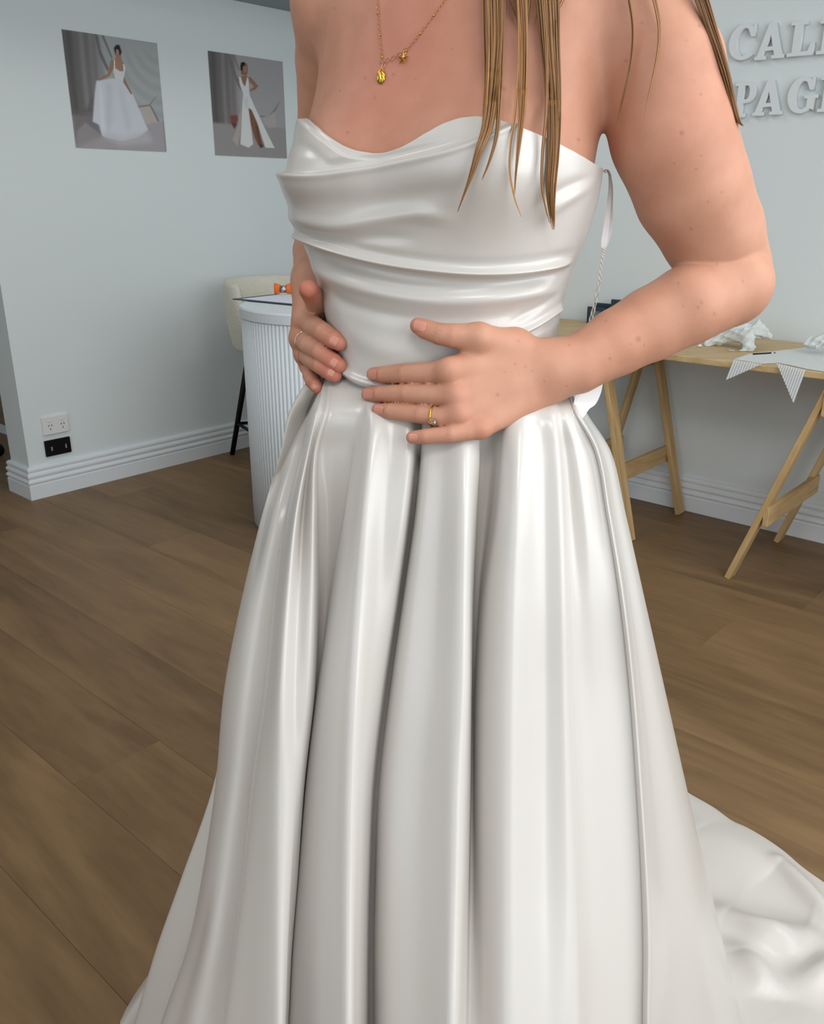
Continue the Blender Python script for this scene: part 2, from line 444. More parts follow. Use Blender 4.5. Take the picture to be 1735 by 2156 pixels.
# left arm (towards the window), right arm (behind the bodice)
L_UP = chain([px(1342, 15, .905, .049), px(1397, 150, .885, .0540), px(1418, 290, .878, .0560), px(1457, 400, .885, .0535), px(1500, 490, .897, .0485), px(1530, 560, .905, .0425)])
L_FORE = chain([px(1530, 570, .905, .0425), px(1536, 598, .890, .0415), px(1450, 642, .870, .0385), px(1370, 683, .868, .0360), px(1300, 720, .860, .0325), px(1215, 768, .850, .0280), px(1165, 778, .846, .0262)])
R_UP = chain([px(712, 5, 1.035, .046), px(705, 130, 1.07, .0430), px(700, 260, 1.11, .040), px(690, 450, 1.17, .034)])
R_FORE = chain([px(690, 450, 1.17, .034), px(672, 530, 1.09, .031), px(666, 590, 1.02, .0265)])
SHOULD = [rc(pix(960, -30, .965), pix(1340, 14, .912), .053, .046), rc(pix(900, -30, .985), pix(712, 8, 1.03), .05, .045),
          rc(pix(900, -60, .99), pix(880, -160, .975), .056, .052)]
# left hand, back of the hand to the viewer
def yl(u, v, off): return ysurf(u, v)-off
def fing(pts): return chain(pts)
def LP(u, v, off, r): return (pix(u, v, yl(u, v, off)), r)
LI = [LP(948, 781, .028, .0112), LP(905, 785, .021, .0105), LP(852, 786, .017, .0096), LP(808, 789, .012, .0085), LP(786, 788, .0085, .0070)]
LM = [LP(962, 832, .033, .0112), LP(915, 831, .027, .0102), LP(856, 829, .023, .0094), LP(800, 829, .018, .0084), LP(775, 830, .0150, .0070)]
LR = [LP(968, 872, .036, .0108), LP(930, 878, .032, .0098), LP(884, 872, .030, .0090), LP(822, 866, .027, .0080), LP(796, 863, .024, .0066)]
LL = [LP(1012, 902, .036, .0092), LP(985, 908, .038, .0088), LP(947, 914, .041, .0082), LP(896, 919, .041, .0074), LP(868, 921, .039, .0062)]
LT = [(pix(1085, 729, .846), .0140), LP(1008, 711, .019, .0135), LP(955, 707, .019, .0115), LP(925, 703, .019, .0102), LP(895, 693, .017, .0094), LP(880, 686, .016, .0078)]
wl = .846
L_PALM = [rc(pix(1165, 752, wl), LI[0][0], .0155, .0115), rc(pix(1165, 772, wl-.003), LM[0][0], .0170, .0118), rc(pix(1162, 796, wl-.002), LR[0][0], .0165, .0115),
          rc(pix(1160, 818, wl+.002), LL[0][0], .0150, .0098), rc(pix(1165, 770, wl), LT[0][0], .018, .0145), rc(LT[0][0], LI[0][0], .0135, .0095),
          rc(LT[0][0], LT[1][0], .0145, .0138)]
L_F = [fing(LI), fing(LM), fing(LR), fing(LL), fing(LT[1:])]
# right hand, wrapped round the waist
RI = [px(644, 672, .985, .0125), px(662, 688, .950, .0112), px(681, 700, .925, .0105), px(704, 716, .908, .0094), px(714, 723, .903, .0078)]
RM = [px(633, 712, .985, .0120), px(652, 727, .948, .0108), px(674, 741, .922, .0100), px(703, 762, .905, .0090), px(714, 770, .900, .0076)]
RR = [px(641, 745, .985, .0110), px(658, 758, .945, .0100), px(676, 770, .920, .0094), px(698, 786, .905, .0084), px(706, 791, .902, .0070)]
RL = [px(652, 772, .985, .0100), px(654, 790, .955, .0090), px(658, 803, .938, .0082), px(666, 813, .925, .0074), px(669, 817, .922, .0062)]
RT = [px(672, 655, 1.00, .0165), px(668, 636, .965, .0130), px(657, 620, .940, .0112), px(650, 611, .922, .0102), px(649, 608, .915, .0095)]
R_PALM = [rc(pix(664, 590, 1.02), RI[0][0], .022, .0130), rc(pix(660, 600, 1.025), RM[0][0], .020, .0125), rc(pix(662, 606, 1.03), RR[0][0], .019, .0115),
          rc(pix(668, 612, 1.03), RL[0][0], .017, .0100), rc(pix(668, 600, 1.02), RT[0][0], .020, .0165), rc(RT[0][0], RI[0][0], .0145, .0110)]
R_F = [fing(RI), fing(RM), fing(RR), fing(RL), fing(RT)]
TORSO = [('torso',)]
# head, never in the frame but it carries the hair and shades the chest
HC = np.array([0.00, 0.925, 1.605])
_f = np.array([-0.40, -0.88, -0.25]); _f /= np.linalg.norm(_f)
_r = np.cross(_f, [0, 0, 1]); _r /= np.linalg.norm(_r); _u = np.cross(_r, _f)
HR = np.stack([_r, _f, _u], 1)
def hd(x, y, z): return HC+_r*x+_f*y+_u*z
HEAD = [ell(hd(0, -.012, .03), (.074, .094, .086), HR), ell(hd(0, .028, -.05), (.058, .060, .066), HR), ell(hd(0, .058, -.098), (.028, .026, .022), HR),
        rc(hd(0, .086, .0), hd(0, .103, -.034), .010, .013), ell(hd(.078, -.008, -.012), (.012, .022, .034), HR), ell(hd(-.078, -.008, -.012), (.012, .022, .034), HR),
        rc(hd(-.022, .088, -.068), hd(.022, .088, -.068), .008, .008), ell(hd(.032, .078, .0), (.018, .014, .010), HR), ell(hd(-.032, .078, .0), (.018, .014, .010), HR),
        rc(pix(880, -160, .975), hd(0, -.03, -.07), .052, .050)]
HIPS = [ell((.035, .985, .93), (.100, .060, .12))]
FEET = {1: (.12, .93), -1: (-.06, 1.0)}
LEGS = []
for sg, (fx, fy) in FEET.items():
    LEGS += chain([((.03+sg*.055, .965, .84), .075), ((.03+sg*.085, .965, .50), .055), ((.03+sg*.085, .98, .40), .055), ((fx, fy+.03, .10), .036), ((fx, fy+.03, .055), .034)])
    LEGS += [rc((fx, fy+.03, .045), (fx-.05, fy-.13, .028), .034, .026)]
def sdf_upper(P, hit):
    big = np.full(len(P), 1.0)
    def U(prs, k):
        d = big
        for p in prs:
            if id(p) in hit: 
                q = sd(p, P); d = q if d is big else smin(d, q, k)
        return d
    core = smin(U(TORSO, .01), U(SHOULD, .03), .045)
    up = U(L_UP, .004); core = smin(core, up, .022)
    core = smin(core, U(R_UP, .004), .02)
    d = smin(core, U(L_FORE, .004), .0025)
    d = np.minimum(d, U(R_FORE, .004))
    for fore, palm, fs in ((L_FORE, L_PALM, L_F), (R_FORE, R_PALM, R_F)):
        dp = smin(U(palm, .011), U(fore, .004), .014)
        d = np.minimum(d, dp)
        for i, f in enumerate(fs):
            df = U(f, .0008)
            if df is not big: d = np.minimum(d, smin(dp, df, .006))
    return d
UPPER = TORSO+SHOULD+L_UP+R_UP+L_FORE+R_FORE+L_PALM+R_PALM+[p for f in L_F+R_F for p in f]
def sdf_list(prs, k):
    def f(P, hit):
        d = None
        for p in prs:
            if id(p) in hit:
                q = sd(p, P); d = q if d is None else smin(d, q, k)
        return np.full(len(P), 1.0) if d is None else d
    return f
def mesh_sdf(f, prims, lo, hi, h, n=14, margin=0.03):
    lo = np.array(lo, float); hi = np.array(hi, float)
    nb = np.ceil((hi-lo)/(h*n)).astype(int)
    I = np.stack(np.meshgrid(*[np.arange(k) for k in nb], indexing='ij'), -1).reshape(-1, 3)
    Cc = lo+(I+0.5)*h*n
    D = np.stack([sd(p, Cc) for p in prims], 1)
    hdg = h*n*0.87*1.25
    dm = D.min(1)
    act = np.where((dm < hdg+0.012) & (dm > -hdg-0.045))[0]
    big = int(nb.max()*n+4)
    ids = []; pos = []; quads = []
    g = np.arange(-1, n+1)
    G = np.stack(np.meshgrid(g, g, g, indexing='ij'), -1).reshape(-1, 3)
    off8 = np.array([(a, b, c) for a in (0, 1) for b in (0, 1) for c in (0, 1)])
    E = [(p, q) for p in range(8) for q in range(p+1, 8) if np.abs(off8[p]-off8[q]).sum() == 1]
    for bi in act:
        base = I[bi]*n
        P = lo+(G+base)*h
        hit = {id(prims[j]) for j in np.where(D[bi] < dm[bi]+2*hdg+margin)[0]}
        v = f(P, hit).reshape(n+2, n+2, n+2)
        if v.min() > 0 or v.max() < 0: continue
        m = n+1
        cor = np.stack([v[a:a+m, b:b+m, c:c+m] for a, b, c in off8], -1)
        ins = cor < 0; cnt = ins.sum(-1)
        cells = np.argwhere((cnt > 0) & (cnt < 8))
        if not len(cells): continue
        cv = cor[cells[:, 0], cells[:, 1], cells[:, 2]]
        acc = np.zeros((len(cells), 3)); num = np.zeros(len(cells))
        for p, q in E:
            a, b = cv[:, p], cv[:, q]; x = (a < 0) != (b < 0)
            t = np.where(x, a/np.where(x, a-b, 1), 0)
            acc += np.where(x[:, None], off8[p]+t[:, None]*(off8[q]-off8[p]), 0); num += x
        loc = acc/num[:, None]
        gi = cells-1+base
        ids.append(((gi[:, 0]+1)*big+(gi[:, 1]+1))*big+(gi[:, 2]+1))
        pos.append(lo+(gi+loc)*h)
        s = v < 0
        def cid(a): a = a-1+base+1; return (a[:, 0]*big+a[:, 1])*big+a[:, 2]
        core = s[1:n+1, 1:n+1, 1:n+1]
        for ax in range(3):
            sl = [slice(1, n+1)]*3; sl[ax] = slice(2, n+2)
            nx = s[tuple(sl)]
            for fl, mk in ((0, core & ~nx), (1, ~core & nx)):
                e = np.argwhere(mk)
                if not len(e): continue
                e = e+1
                b1, b2 = (ax+1) % 3, (ax+2) % 3
                d1 = np.zeros(3, int); d1[b1] = 1; d2 = np.zeros(3, int); d2[b2] = 1
                q = np.stack([cid(e-d1-d2), cid(e-d2), cid(e), cid(e-d1)], 1)
                quads.append(q if fl == 0 else q[:, ::-1])
    ids = np.concatenate(ids); pos = np.concatenate(pos); Q = np.concatenate(quads)
    uid, first = np.unique(ids, return_index=True)
    V = pos[first]
    idx = np.searchsorted(uid, Q); idx = np.clip(idx, 0, len(uid)-1)
    ok = (uid[idx] == Q).all(1)
    return V, idx[ok]
V1, Q1 = mesh_sdf(sdf_upper, UPPER, (-.22, .72, .90), (.42, 1.26, 1.46), .0016)
V2, Q2 = mesh_sdf(sdf_list(HEAD, .014), HEAD, (-.16, .76, 1.42), (.16, 1.10, 1.74), .004)
LOW = HIPS+LEGS
V3, Q3 = mesh_sdf(sdf_list(LOW, .02), LOW, (-.25, .70, -.02), (.30, 1.16, .98), .008)
V3[:, 2] = np.maximum(V3[:, 2], 0.001)
BV = np.concatenate([V1, V2, V3]); BQ = np.concatenate([Q1, Q2+len(V1), Q3+len(V1)+len(V2)])
print('BODY', len(BV), len(BQ))
PB = empty('person', (0.03, 0.96, 0.0), 'young woman with light skin and long light brown hair holding her waist with both hands', 'person')
bme = fast_mesh('body', BV, BQ)
body = link('body', bme, M_SKIN, PB)
# skin tone per vertex: albedo (blush on chest, knuckles and fingertips; moles) and painted finger crease shade
base = np.array(s2l((197, 146, 121)))
tone = np.tile(base, (len(BV), 1))
def tint(center, r, mul, A=1.0):
    wgt = A*np.exp(-((BV-np.asarray(center))**2).sum(1)/(r*r))
    global tone
    tone = tone*(1+(np.array(mul)-1)*wgt[:, None])
for fch in (LI, LM, LR, LL, LT, RI, RM, RR, RL, RT):
    tint(fch[-1][0], .016, (0.98, .72, .73), 0.7); tint(fch[0][0], .014, (1.0, .76, .76), 0.5); tint(fch[2][0], .010, (.95, .80, .80), 0.45)
for fch in (RI, RM, RR, RL, RT): tint(fch[3][0], .018, (.97, .80, .80), .6)
tint(RT[-1][0], .018, (1.0, .66, .66), .7)
tint(pix(840, 60, .87), .10, (.90, .72, .74), .8); tint(pix(760, 180, .86), .06, (1, .88, .88), .6)
tint(pix(1440, 250, .83), .06, (1.0, .92, .92), .7); tint(pix(1300, 700, .83), .05, (1, .93, .92), .6)
def crease(ch, j, n=3, gap=.0016, A=.16):  # no grooves here: crease shade painted as thin dark lines in the tone
    c = ch[j][0]; ax = ch[j+1][0]-ch[j-1][0]; ax /= np.linalg.norm(ax)
    d = BV-c; k = np.where((np.abs(d) < .02).all(1))[0]
    t = d[k]@ax; r = np.linalg.norm(d[k]-t[:, None]*ax, axis=1); wv = .0004*np.sin(d[k][:, 2]*900+d[k][:, 0]*400)
    for q in range(n):
        o = (q-(n-1)/2)*gap
        tone[k] *= 1-(A*np.exp(-((t-o-wv)/.0005)**2)*(r < ch[j][1]*1.25))[:, None]*np.array([.8, 1, 1])
for fch in (LI, LM, LR, LL): crease(fch, 2); crease(fch, 3, 2, .0014, .12)
crease(LT, 3, 4, .0018, .2)
for fch in (RI, RM, RR): crease(fch, 2, 2, .0016, .10)
me_n = np.zeros(len(BV)*3, np.float32); bme.vertices.foreach_get('normal', me_n); BN = me_n.reshape(-1, 3)
fu, fv = proj(BV)
view = BV-np.array([0, 0, H]); facing = (BN*view).sum(1) < 0
MOLES = [(1344, 714, 5.5), (1327, 724, 2), (1356, 727, 2), (1284, 755, 3), (1438, 645, 2), (1470, 647, 3), (1504, 661, 3), (1477, 637, 3), (1428, 596, 2), (1510, 555, 2.5),
         (1564, 592, 2), (1435, 280, 4.5), (1476, 199, 2.5), (1351, 48, 3), (1472, 55, 3), (1317, 128, 3), (1466, 356, 2.5), (1477, 328, 2), (1490, 425, 2), (1455, 482, 2.5),
         (1446, 85, 2), (1461, 170, 2), (1218, 294, 3.2), (1062, 187, 3), (768, 164, 2.6), (828, 157, 2.8), (874, 166, 1.8), (732, 279, 2.6), (716, 191, 1.8), (704, 17, 2), (951, 103, 2), (790, 206, 1.8),
         (1048, 831, 3.5), (1085, 766, 2), (1106, 772, 2.2), (1120, 781, 1.8), (1092, 718, 1.8), (1146, 802, 1.8), (1064, 784, 1.6), (1198, 726, 2), (1194, 813, 2), (1276, 676, 1.8), (1520, 405, 1.8), (1442, 446, 1.8), (1419, 344, 1.8)]
for (u, v, r) in MOLES:
    r = r*1.15
    k = facing & (np.abs(fu-u) < 3*r) & (np.abs(fv-v) < 3*r) & (BV[:, 2] > .95)
    wgt = np.exp(-(((fu[k]-u)**2+(fv[k]-v)**2)/(r*r))**1.5)*0.42
    tone[k] = tone[k]*(1-wgt[:, None]*np.array([.55, .72, .75]))
rgba = np.ones((len(BV), 4), np.float32); rgba[:, :3] = np.clip(tone, 0, 1)
ca = bme.color_attributes.new('tone', 'FLOAT_COLOR', 'POINT'); ca.data.foreach_set('color', rgba.ravel())
BVH = BVHTree.FromPolygons([tuple(v) for v in V1], [tuple(q) for q in Q1.tolist()])
CAM = Vector((0, 0, H))
def skin_hit(u, v):
    d = raydir(u, v); h = BVH.ray_cast(CAM, d)
    if h[0] is None: return None, None
    n = h[1]
    if n.dot(d) > 0: n = -n
    return h[0], n

# ------------------------------------------------------------------ wedding dress
DR = empty('wedding_dress', (0.03, 0.95, 0.0), 'strapless ivory satin wedding dress with a draped cowl bodice and full pleated skirt', 'dress')
def lin(pts):
    a = np.array(pts, float); return lambda u: np.interp(u, a[:, 0], a[:, 1])
def spl(pts):
    a = crom(np.array(pts, float), 12); return lambda u: np.interp(u, a[:, 0], a[:, 1])
VTOP = spl([(585, 285), (612, 268), (640, 249), (660, 262), (700, 294), (730, 310), (762, 319), (800, 322), (850, 307), (900, 277), (950, 253), (1000, 244), (1040, 249), (1080, 261), (1150, 289), (1210, 319), (1275, 357), (1330, 380)])
VBOT = spl([(600, 770), (690, 778), (722, 790), (750, 806), (780, 815), (850, 824), (1000, 826), (1180, 806), (1260, 800)])
L0 = spl([(636, 249), (655, 268), (690, 298), (725, 324), (745, 331), (800, 336)])
L1 = spl([(580, 361), (600, 363), (660, 366), (750, 356), (850, 336), (950, 311), (1000, 293), (1080, 258), (1120, 240)])
L3 = spl([(600, 476), (618, 488), (640, 502), (700, 525), (800, 552), (900, 568), (1000, 576), (1100, 572), (1210, 552), (1260, 542)])
L4 = spl([(1040, 730), (1085, 706), (1130, 683), (1195, 638), (1230, 610)])
L5 = spl([(640, 752), (690, 764), (722, 779), (745, 794), (775, 805), (850, 813), (1000, 815), (1190, 796)])
def ss(x, a, b):
    t = np.clip((x-a)/(b-a), 0, 1); return t*t*(3-2*t)
def gss(x, w): return np.exp(-(x/w)**2)
SOFT = [(spl([(590, 452), (650, 470), (720, 478), (800, 462), (880, 452), (960, 462), (1050, 480)]), 17, .0042, 600, 930),
        (spl([(590, 424), (700, 428), (800, 424), (900, 408), (1000, 396)]), 24, -.0030, 600, 960),
        (spl([(600, 500), (700, 505), (800, 500), (900, 500)]), 14, -.0026, 640, 860),
        (spl([(640, 555), (700, 585), (760, 606), (850, 626), (950, 634), (1100, 622), (1220, 592)]), 16, .0042, 650, 1160),
        (spl([(640, 520), (700, 560), (760, 582), (850, 600), (950, 606), (1100, 598), (1220, 570)]), 14, -.0028, 650, 1160),
        (spl([(660, 590), (720, 635), (800, 660), (900, 672), (1050, 668), (1150, 640)]), 16, -.0030, 670, 1120),
        (spl([(680, 640), (740, 700), (800, 735), (900, 745)]), 26, .0022, 690, 860),
        (spl([(1060, 690), (1130, 650), (1200, 605)]), 9, -.0024, 1070, 1200),
        (spl([(1130, 470), (1180, 430), (1230, 400), (1275, 372)]), 14, .0024, 1140, 1270),
        (spl([(1120, 440), (1180, 400), (1250, 372)]), 12, -.0016, 1130, 1260),
        (spl([(605, 300), (650, 312), (700, 350)]), 16, -.0022, 600, 690)]
def folds(u, v, phi):
    f = ss(-phi, 1.50, 1.25)*ss(phi, 1.22, .80)
    d = 0*u
    t = v-L0(u); d += .0062*ss(t, -2, 3)*np.exp(-np.clip(t, 0, None)/70)*ss(u, 805, 735)
    t = v-L1(u); d += .0095*ss(t, -2.5, 2.5)*np.exp(-np.clip(t-4, 0, None)/95)*ss(u, 1110, 1060)
    d += .0018*gss(t-5, 9)*ss(u, 1110, 1060)
    d -= .0035*gss(t+12, 12)*ss(u, 1000, 900)*ss(u, 640, 720)
    t = v-L3(u); d += .0068*gss(t, 7.5)+.0035*ss(t, 10, 0)*np.exp(-np.clip(-t, 0, None)/70)-.0022*gss(t+20, 11)-.003*gss(t-16, 10)
    t = v-L4(u); dl4 = (.0056*gss(t, 6)-.003*gss(t-13, 9))*ss(u, 1075, 1100)*ss(phi, 1.38, 1.15)
    t = v-L5(u); d += .0052*gss(t, 8)*ss(u, 1150, 1000)
    for ln, wd, A, u0, u1 in SOFT:
        d += A*gss(v-ln(u), wd)*ss(u, u0-25, u0+45)*ss(u, u1+45, u1-45)
    return d*f+dl4
NP, NZ = 520, 400
PH = np.concatenate([np.linspace(-1.62, 1.62, 400), np.linspace(1.62, 2*math.pi-1.62, 62)[1:-1]])
BOFF = 0.0035
zs = np.linspace(1.40, 0.95, 700)
ztop = np.zeros(len(PH)); zbot = np.zeros(len(PH))
for i, ph in enumerate(PH):
    pe = min(max(ph, -1.45), 1.45) if ph < 1.7 else None
    if pe is None: continue
    P = surf(np.full(700, pe), zs, BOFF); u, v = proj(P)
    ztop[i] = zs[np.argmax(v > VTOP(u))]; zbot[i] = zs[np.argmax(v > VBOT(u))]
nf = 400
for i in range(nf, len(PH)):
    t = (i-nf+1)/(len(PH)-nf+1); 
    zt0 = ztop[nf-1]*(1-t)+ztop[0]*t
    ztop[i] = zt0-.05*math.sin(math.pi*t); zbot[i] = zbot[nf-1]*(1-t)+zbot[0]*t
k = np.hanning(9); k /= k.sum()
for arr in (ztop, zbot):
    sm = np.convolve(np.concatenate([arr[-8:], arr, arr[:8]]), k, 'same')[8:-8]; arr[:] = sm
G = []
for j in range(NZ+1):
    s = (j/NZ)
    z = ztop+(zbot-ztop)*s
    P0 = surf(PH, z, BOFF); u, v = proj(P0)
    G.append(surf(PH, z, BOFF+folds(u, v, np.where(PH > math.pi, PH-2*math.pi, PH))))
G = np.array(G)                                 # rows x cols x 3
# rolled top edge
edge_in = surf(PH, ztop-.001, -0.0005); G = np.concatenate([edge_in[None]-[0, 0, .006], surf(PH, ztop, BOFF-.0022)[None]+[0, 0, .0004], G])
nr, nc = G.shape[:2]
ii = np.arange(nr-1)[:, None]*nc; jj = np.arange(nc)[None]; j2 = (jj+1) % nc
BQd = np.stack([ii+jj, ii+nc+jj, ii+nc+j2, ii+j2], -1).reshape(-1, 4)
bodice = link('bodice', fast_mesh('bodice', G.reshape(-1, 3), BQd), M_SATIN, DR)
BBVH = BVHTree.FromPolygons([tuple(x) for x in G.reshape(-1, 3)], [tuple(q) for q in BQd.tolist()])

# skirt: cloth lines followed down from the waist, rounded into tubes of satin
ST_V = [785, 800, 870, 950, 1080, 1250, 1450, 1650, 1850, 2000, 2156]
YBASE = [.853, .851, .838, .826, .808, .786, .757, .726, .690, .661, .630]
AMP = [0.05, .10, .30, .7, 1.0, 1.05, 1.1, 1.15, 1.2, 1.25, 1.3]
def ln(us, dys): return (us, dys if hasattr(dys, '__len__') else [dys]*10)
LINES = [
 ln([680, 650, 630, 592, 550, 510, 478, 410, 352, 256], [.13, .14, .15, .17, .20, .23, .26, .285, .305, .325]),      # far layer outline
 ln([684, 655, 636, 600, 560, 522, 492, 440, 372, 300], [.115, .125, .14, .16, .19, .22, .25, .275, .295, .315]),
 ln([668, 632, 611, 574, 530, 488, 450, 381, 328, 282], [.10, .11, .12, .135, .155, .18, .20, .23, .255, .280]),    # second layer outline
 ln([680, 645, 628, 600, 560, 520, 487, 440, 395, 352], [.10, .108, .115, .13, .15, .17, .185, .20, .215, .230]),
 ln([650, 612, 592, 553, 513, 473, 454, 424, 393, 339], [.088, .086, .085, .088, .092, .097, .10, .108, .112, .12]),    # outer fold edge
 ln([652, 616, 600, 563, 527, 492, 472, 444, 415, 370], [.06, .06, .06, .06, .06, .062, .065, .07, .075, .085]),
 ln([668, 640, 620, 583, 550, 520, 498, 472, 447, 415], [.045, .045, .045, .042, .04, .04, .042, .048, .05, .058]),
 ln([690, 665, 650, 620, 594, 570, 543, 522, 504, 482], [.055, .055, .055, .05, .045, .045, .05, .055, .058, .06]),     # tucked under next fold
 ln([686, 653, 634, 602, 578, 557, 530, 509, 490, 469], [.028, .024, .02, .016, .012, .01, .012, .016, .018, .02]),     # fold B left edge
 ln([688, 660, 640, 611, 588, 570, 552, 538, 525, 512], [.004, -.004, -.008, -.012, -.014, -.014, -.012, -.01, -.008, -.006]),
 ln([693, 668, 649, 624, 607, 594, 590, 590, 590, 590], [-.02, -.026, -.028, -.030, -.030, -.030, -.028, -.028, -.028, -.028]),
 ln([697, 674, 655, 639, 630, 622, 618, 610, 604, 600], [-.012, -.008, -.002, -.004, -.016, -.02, -.024, -.024, -.024, -.024]),
 ln([702, 686, 664, 659, 656, 648, 632, 616, 608, 602], [-.018, -.022, -.020, -.022, -.022, -.020, -.018, -.018, -.018, -.018]),
 ln([705, 690, 669, 668, 670, 663, 641, 626, 614, 606], [-.008, -.006, -.004, -.004, -.002, -.002, -.002, -.002, -.002, -.002]),
 ln([708, 694, 674, 672, 672, 664, 644, 631, 619, 612], [.02, .022, .024, .026, .028, .030, .026, .022, .018, .018]),
 ln([722, 710, 698, 692, 686, 672, 650, 636, 624, 616], [.028, .032, .036, .040, .040, .034, .026, .022, .018, .018]),
 ln([760, 752, 740, 722, 700, 674, 650, 634, 622, 613], [.012, .02, .026, .03, .03, .026, .022, .018, .014, .014]),
 ln([772, 764, 747, 726, 697, 668, 644, 628, 616, 608], [-.002, .0, .002, .002, .002, .002, .004, .004, .004, .004]),     # fold C left edge
 ln([778, 774, 760, 742, 718, 694, 672, 658, 650, 645], [-.016, -.016, -.018, -.018, -.018, -.018, -.014, -.012, -.010, -.008]),
 ln([790, 788, 780, 768, 757, 747, 739, 736, 735, 734], [-.026, -.028, -.032, -.034, -.036, -.038, -.040, -.040, -.040, -.040]),
 ln([828, 826, 822, 810, 796, 776, 762, 756, 753, 752], [-.022, -.022, -.022, -.022, -.024, -.026, -.030, -.030, -.030, -.030]),
 ln([868, 866, 864, 852, 832, 804, 782, 774, 771, 770], [-.018, -.020, -.022, -.020, -.016, -.012, -.012, -.012, -.012, -.012]),
 ln([884, 882, 880, 868, 845, 816, 793, 783, 780, 779], [.002, .003, .004, .004, .004, .005, .006, .006, .006, .006]),
 ln([898, 896, 892, 880, 856, 828, 803, 795, 792, 791], [.020, .022, .022, .020, .018, .016, .013, .011, .010, .010]),     # tucked
 ln([890, 889, 886, 874, 850, 822, 798, 791, 788, 788], [.004, .002, .0, -.002, -.002, -.002, .0, .0, .0, .0]),         # fold D left edge
 ln([900, 899, 898, 888, 868, 845, 822, 814, 810, 808], [-.018, -.02, -.022, -.024, -.024, -.022, -.018, -.016, -.014, -.014]),
 ln([930, 930, 930, 924, 914, 902, 888, 880, 876, 874], [-.030, -.030, -.030, -.030, -.030, -.030, -.028, -.027, -.026, -.026]),
 ln([984, 984, 982, 980, 978, 976, 966, 961, 957, 953], [-.034, -.038, -.042, -.044, -.045, -.046, -.047, -.047, -.047, -.047]),
 ln([1004, 1006, 1009, 1003, 996, 993, 990, 986, 982, 979], [-.016, -.016, -.014, -.014, -.014, -.014, -.018, -.022, -.026, -.028]),   # D right edge
 ln([1006, 1009, 1012, 1006, 998, 994, 992, 990, 989, 988], [.014, .018, .022, .024, .024, .018, .006, -.004, -.012, -.016]),
 ln([1030, 1032, 1034, 1024, 1008, 998, 996, 996, 996, 996], [.024, .028, .030, .030, .028, .020, .006, -.004, -.012, -.016]),
 ln([1056, 1056, 1050, 1038, 1013, 1000, 1000, 1002, 1004, 1006], [.002, .002, .0, .0, .0, .0, -.006, -.010, -.014, -.017]),    # fold E left edge
 ln([1064, 1064, 1062, 1052, 1032, 1022, 1020, 1020, 1020, 1020], [-.018, -.02, -.022, -.022, -.020, -.020, -.020, -.020, -.020, -.020]),
 ln([1096, 1096, 1094, 1088, 1078, 1074, 1072, 1070, 1068, 1066], [-.030, -.030, -.032, -.034, -.034, -.034, -.033, -.032, -.031, -.030]),
 ln([1130, 1134, 1142, 1144, 1146, 1147, 1146, 1145, 1144, 1142], [-.012, -.012, -.012, -.014, -.016, -.017, -.018, -.020, -.022, -.023]),
 ln([1158, 1164, 1175, 1182, 1188, 1192, 1198, 1205, 1211, 1214], [-.006, -.008, -.012, -.014, -.016, -.018, -.018, -.018, -.018, -.018]),
 ln([1170, 1178, 1190, 1200, 1209, 1217, 1226, 1235, 1241, 1243], [.018, .014, .012, .010, .008, .006, .004, .002, .0, .0]),         # seam crease
 ln([1176, 1190, 1212, 1232, 1248, 1260, 1272, 1282, 1288, 1290], [.025, .022, .016, .014, .012, .012, .012, .012, .012, .012]),
 ln([1182, 1204, 1242, 1265, 1288, 1306, 1320, 1332, 1338, 1339], [.05, .046, .040, .036, .034, .034, .034, .034, .034, .034]),
 ln([1186, 1212, 1256, 1281, 1308, 1330, 1345, 1358, 1362, 1361], [.056, .048, .041, .037, .036, .036, .035, .035, .035, .035]),        # tucked behind G
 ln([1185, 1210, 1252, 1276, 1303, 1325, 1339, 1350, 1354, 1353], [.05, .044, .038, .036, .034, .034, .034, .034, .034, .034]),
 ln([1187, 1215, 1258, 1282, 1310, 1333, 1348, 1361, 1366, 1364], [.042, .036, .030, .029, .027, .027, .027, .027, .027, .027]),        # narrow fold G
 ln([1190, 1220, 1263, 1289, 1318, 1341, 1358, 1371, 1376, 1374], [.060, .058, .056, .056, .056, .056, .056, .056, .056, .056]),
 ln([1194, 1224, 1268, 1294, 1324, 1350, 1372, 1392, 1404, 1410], [.085, .084, .082, .082, .08, .08, .08, .08, .08, .08]),
 ln([1199, 1233, 1281, 1310, 1345, 1382, 1420, 1458, 1486, 1512], [.10, .10, .10, .105, .11, .115, .125, .135, .14, .15]),
 ln([1201, 1236, 1286, 1317, 1355, 1399, 1443, 1489, 1524, 1561], [.12, .12, .125, .135, .15, .165, .185, .205, .22, .24]),        # right outline
 ln([1198, 1230, 1278, 1308, 1344, 1388, 1432, 1478, 1512, 1548], [.15, .155, .165, .18, .20, .225, .25, .275, .295, .32]),
]
rowsP = []
for si, v in enumerate(ST_V):
    pts = []
    v_st = v
    for li, (us, dys) in enumerate(LINES):
        v = v_st
        if si == 0:
            v = VBOT(np.array(699+(us[1]-630)/(1236-630)*(1174-699)))-16
            u = 699+(us[1]-630)/(1236-630)*(1174-699); dy = dys[0]
        else:
            u = us[si-1]; dy = dys[si-1]
            if dy < .07: dy += max(0, (775-u)/100)*(.060, .050, .024, .008)[si-1] if si < 5 else 0
        side = dy > .07
        a = AMP[si]*(.62 if dy > 0.012 else 1.0) if not side else 1.0
        y = YBASE[si]+(dy*a if not side else dy*(0.80 if si < 2 else 1.0))-.12*((u-930)/1815*.85)*(1 if si < 6 else .6)
        if si == 0:
            y = max(y, ysurf(u, v)+.004)
        if si == 1:
            if dy < .10: y = max(y, ysurf(u, v)+.0005)
            v = VBOT(np.array(u))+5 if 690 < u < 1180 else v
        pts.append(pix(u, v, y))
    rowsP.append(pts)
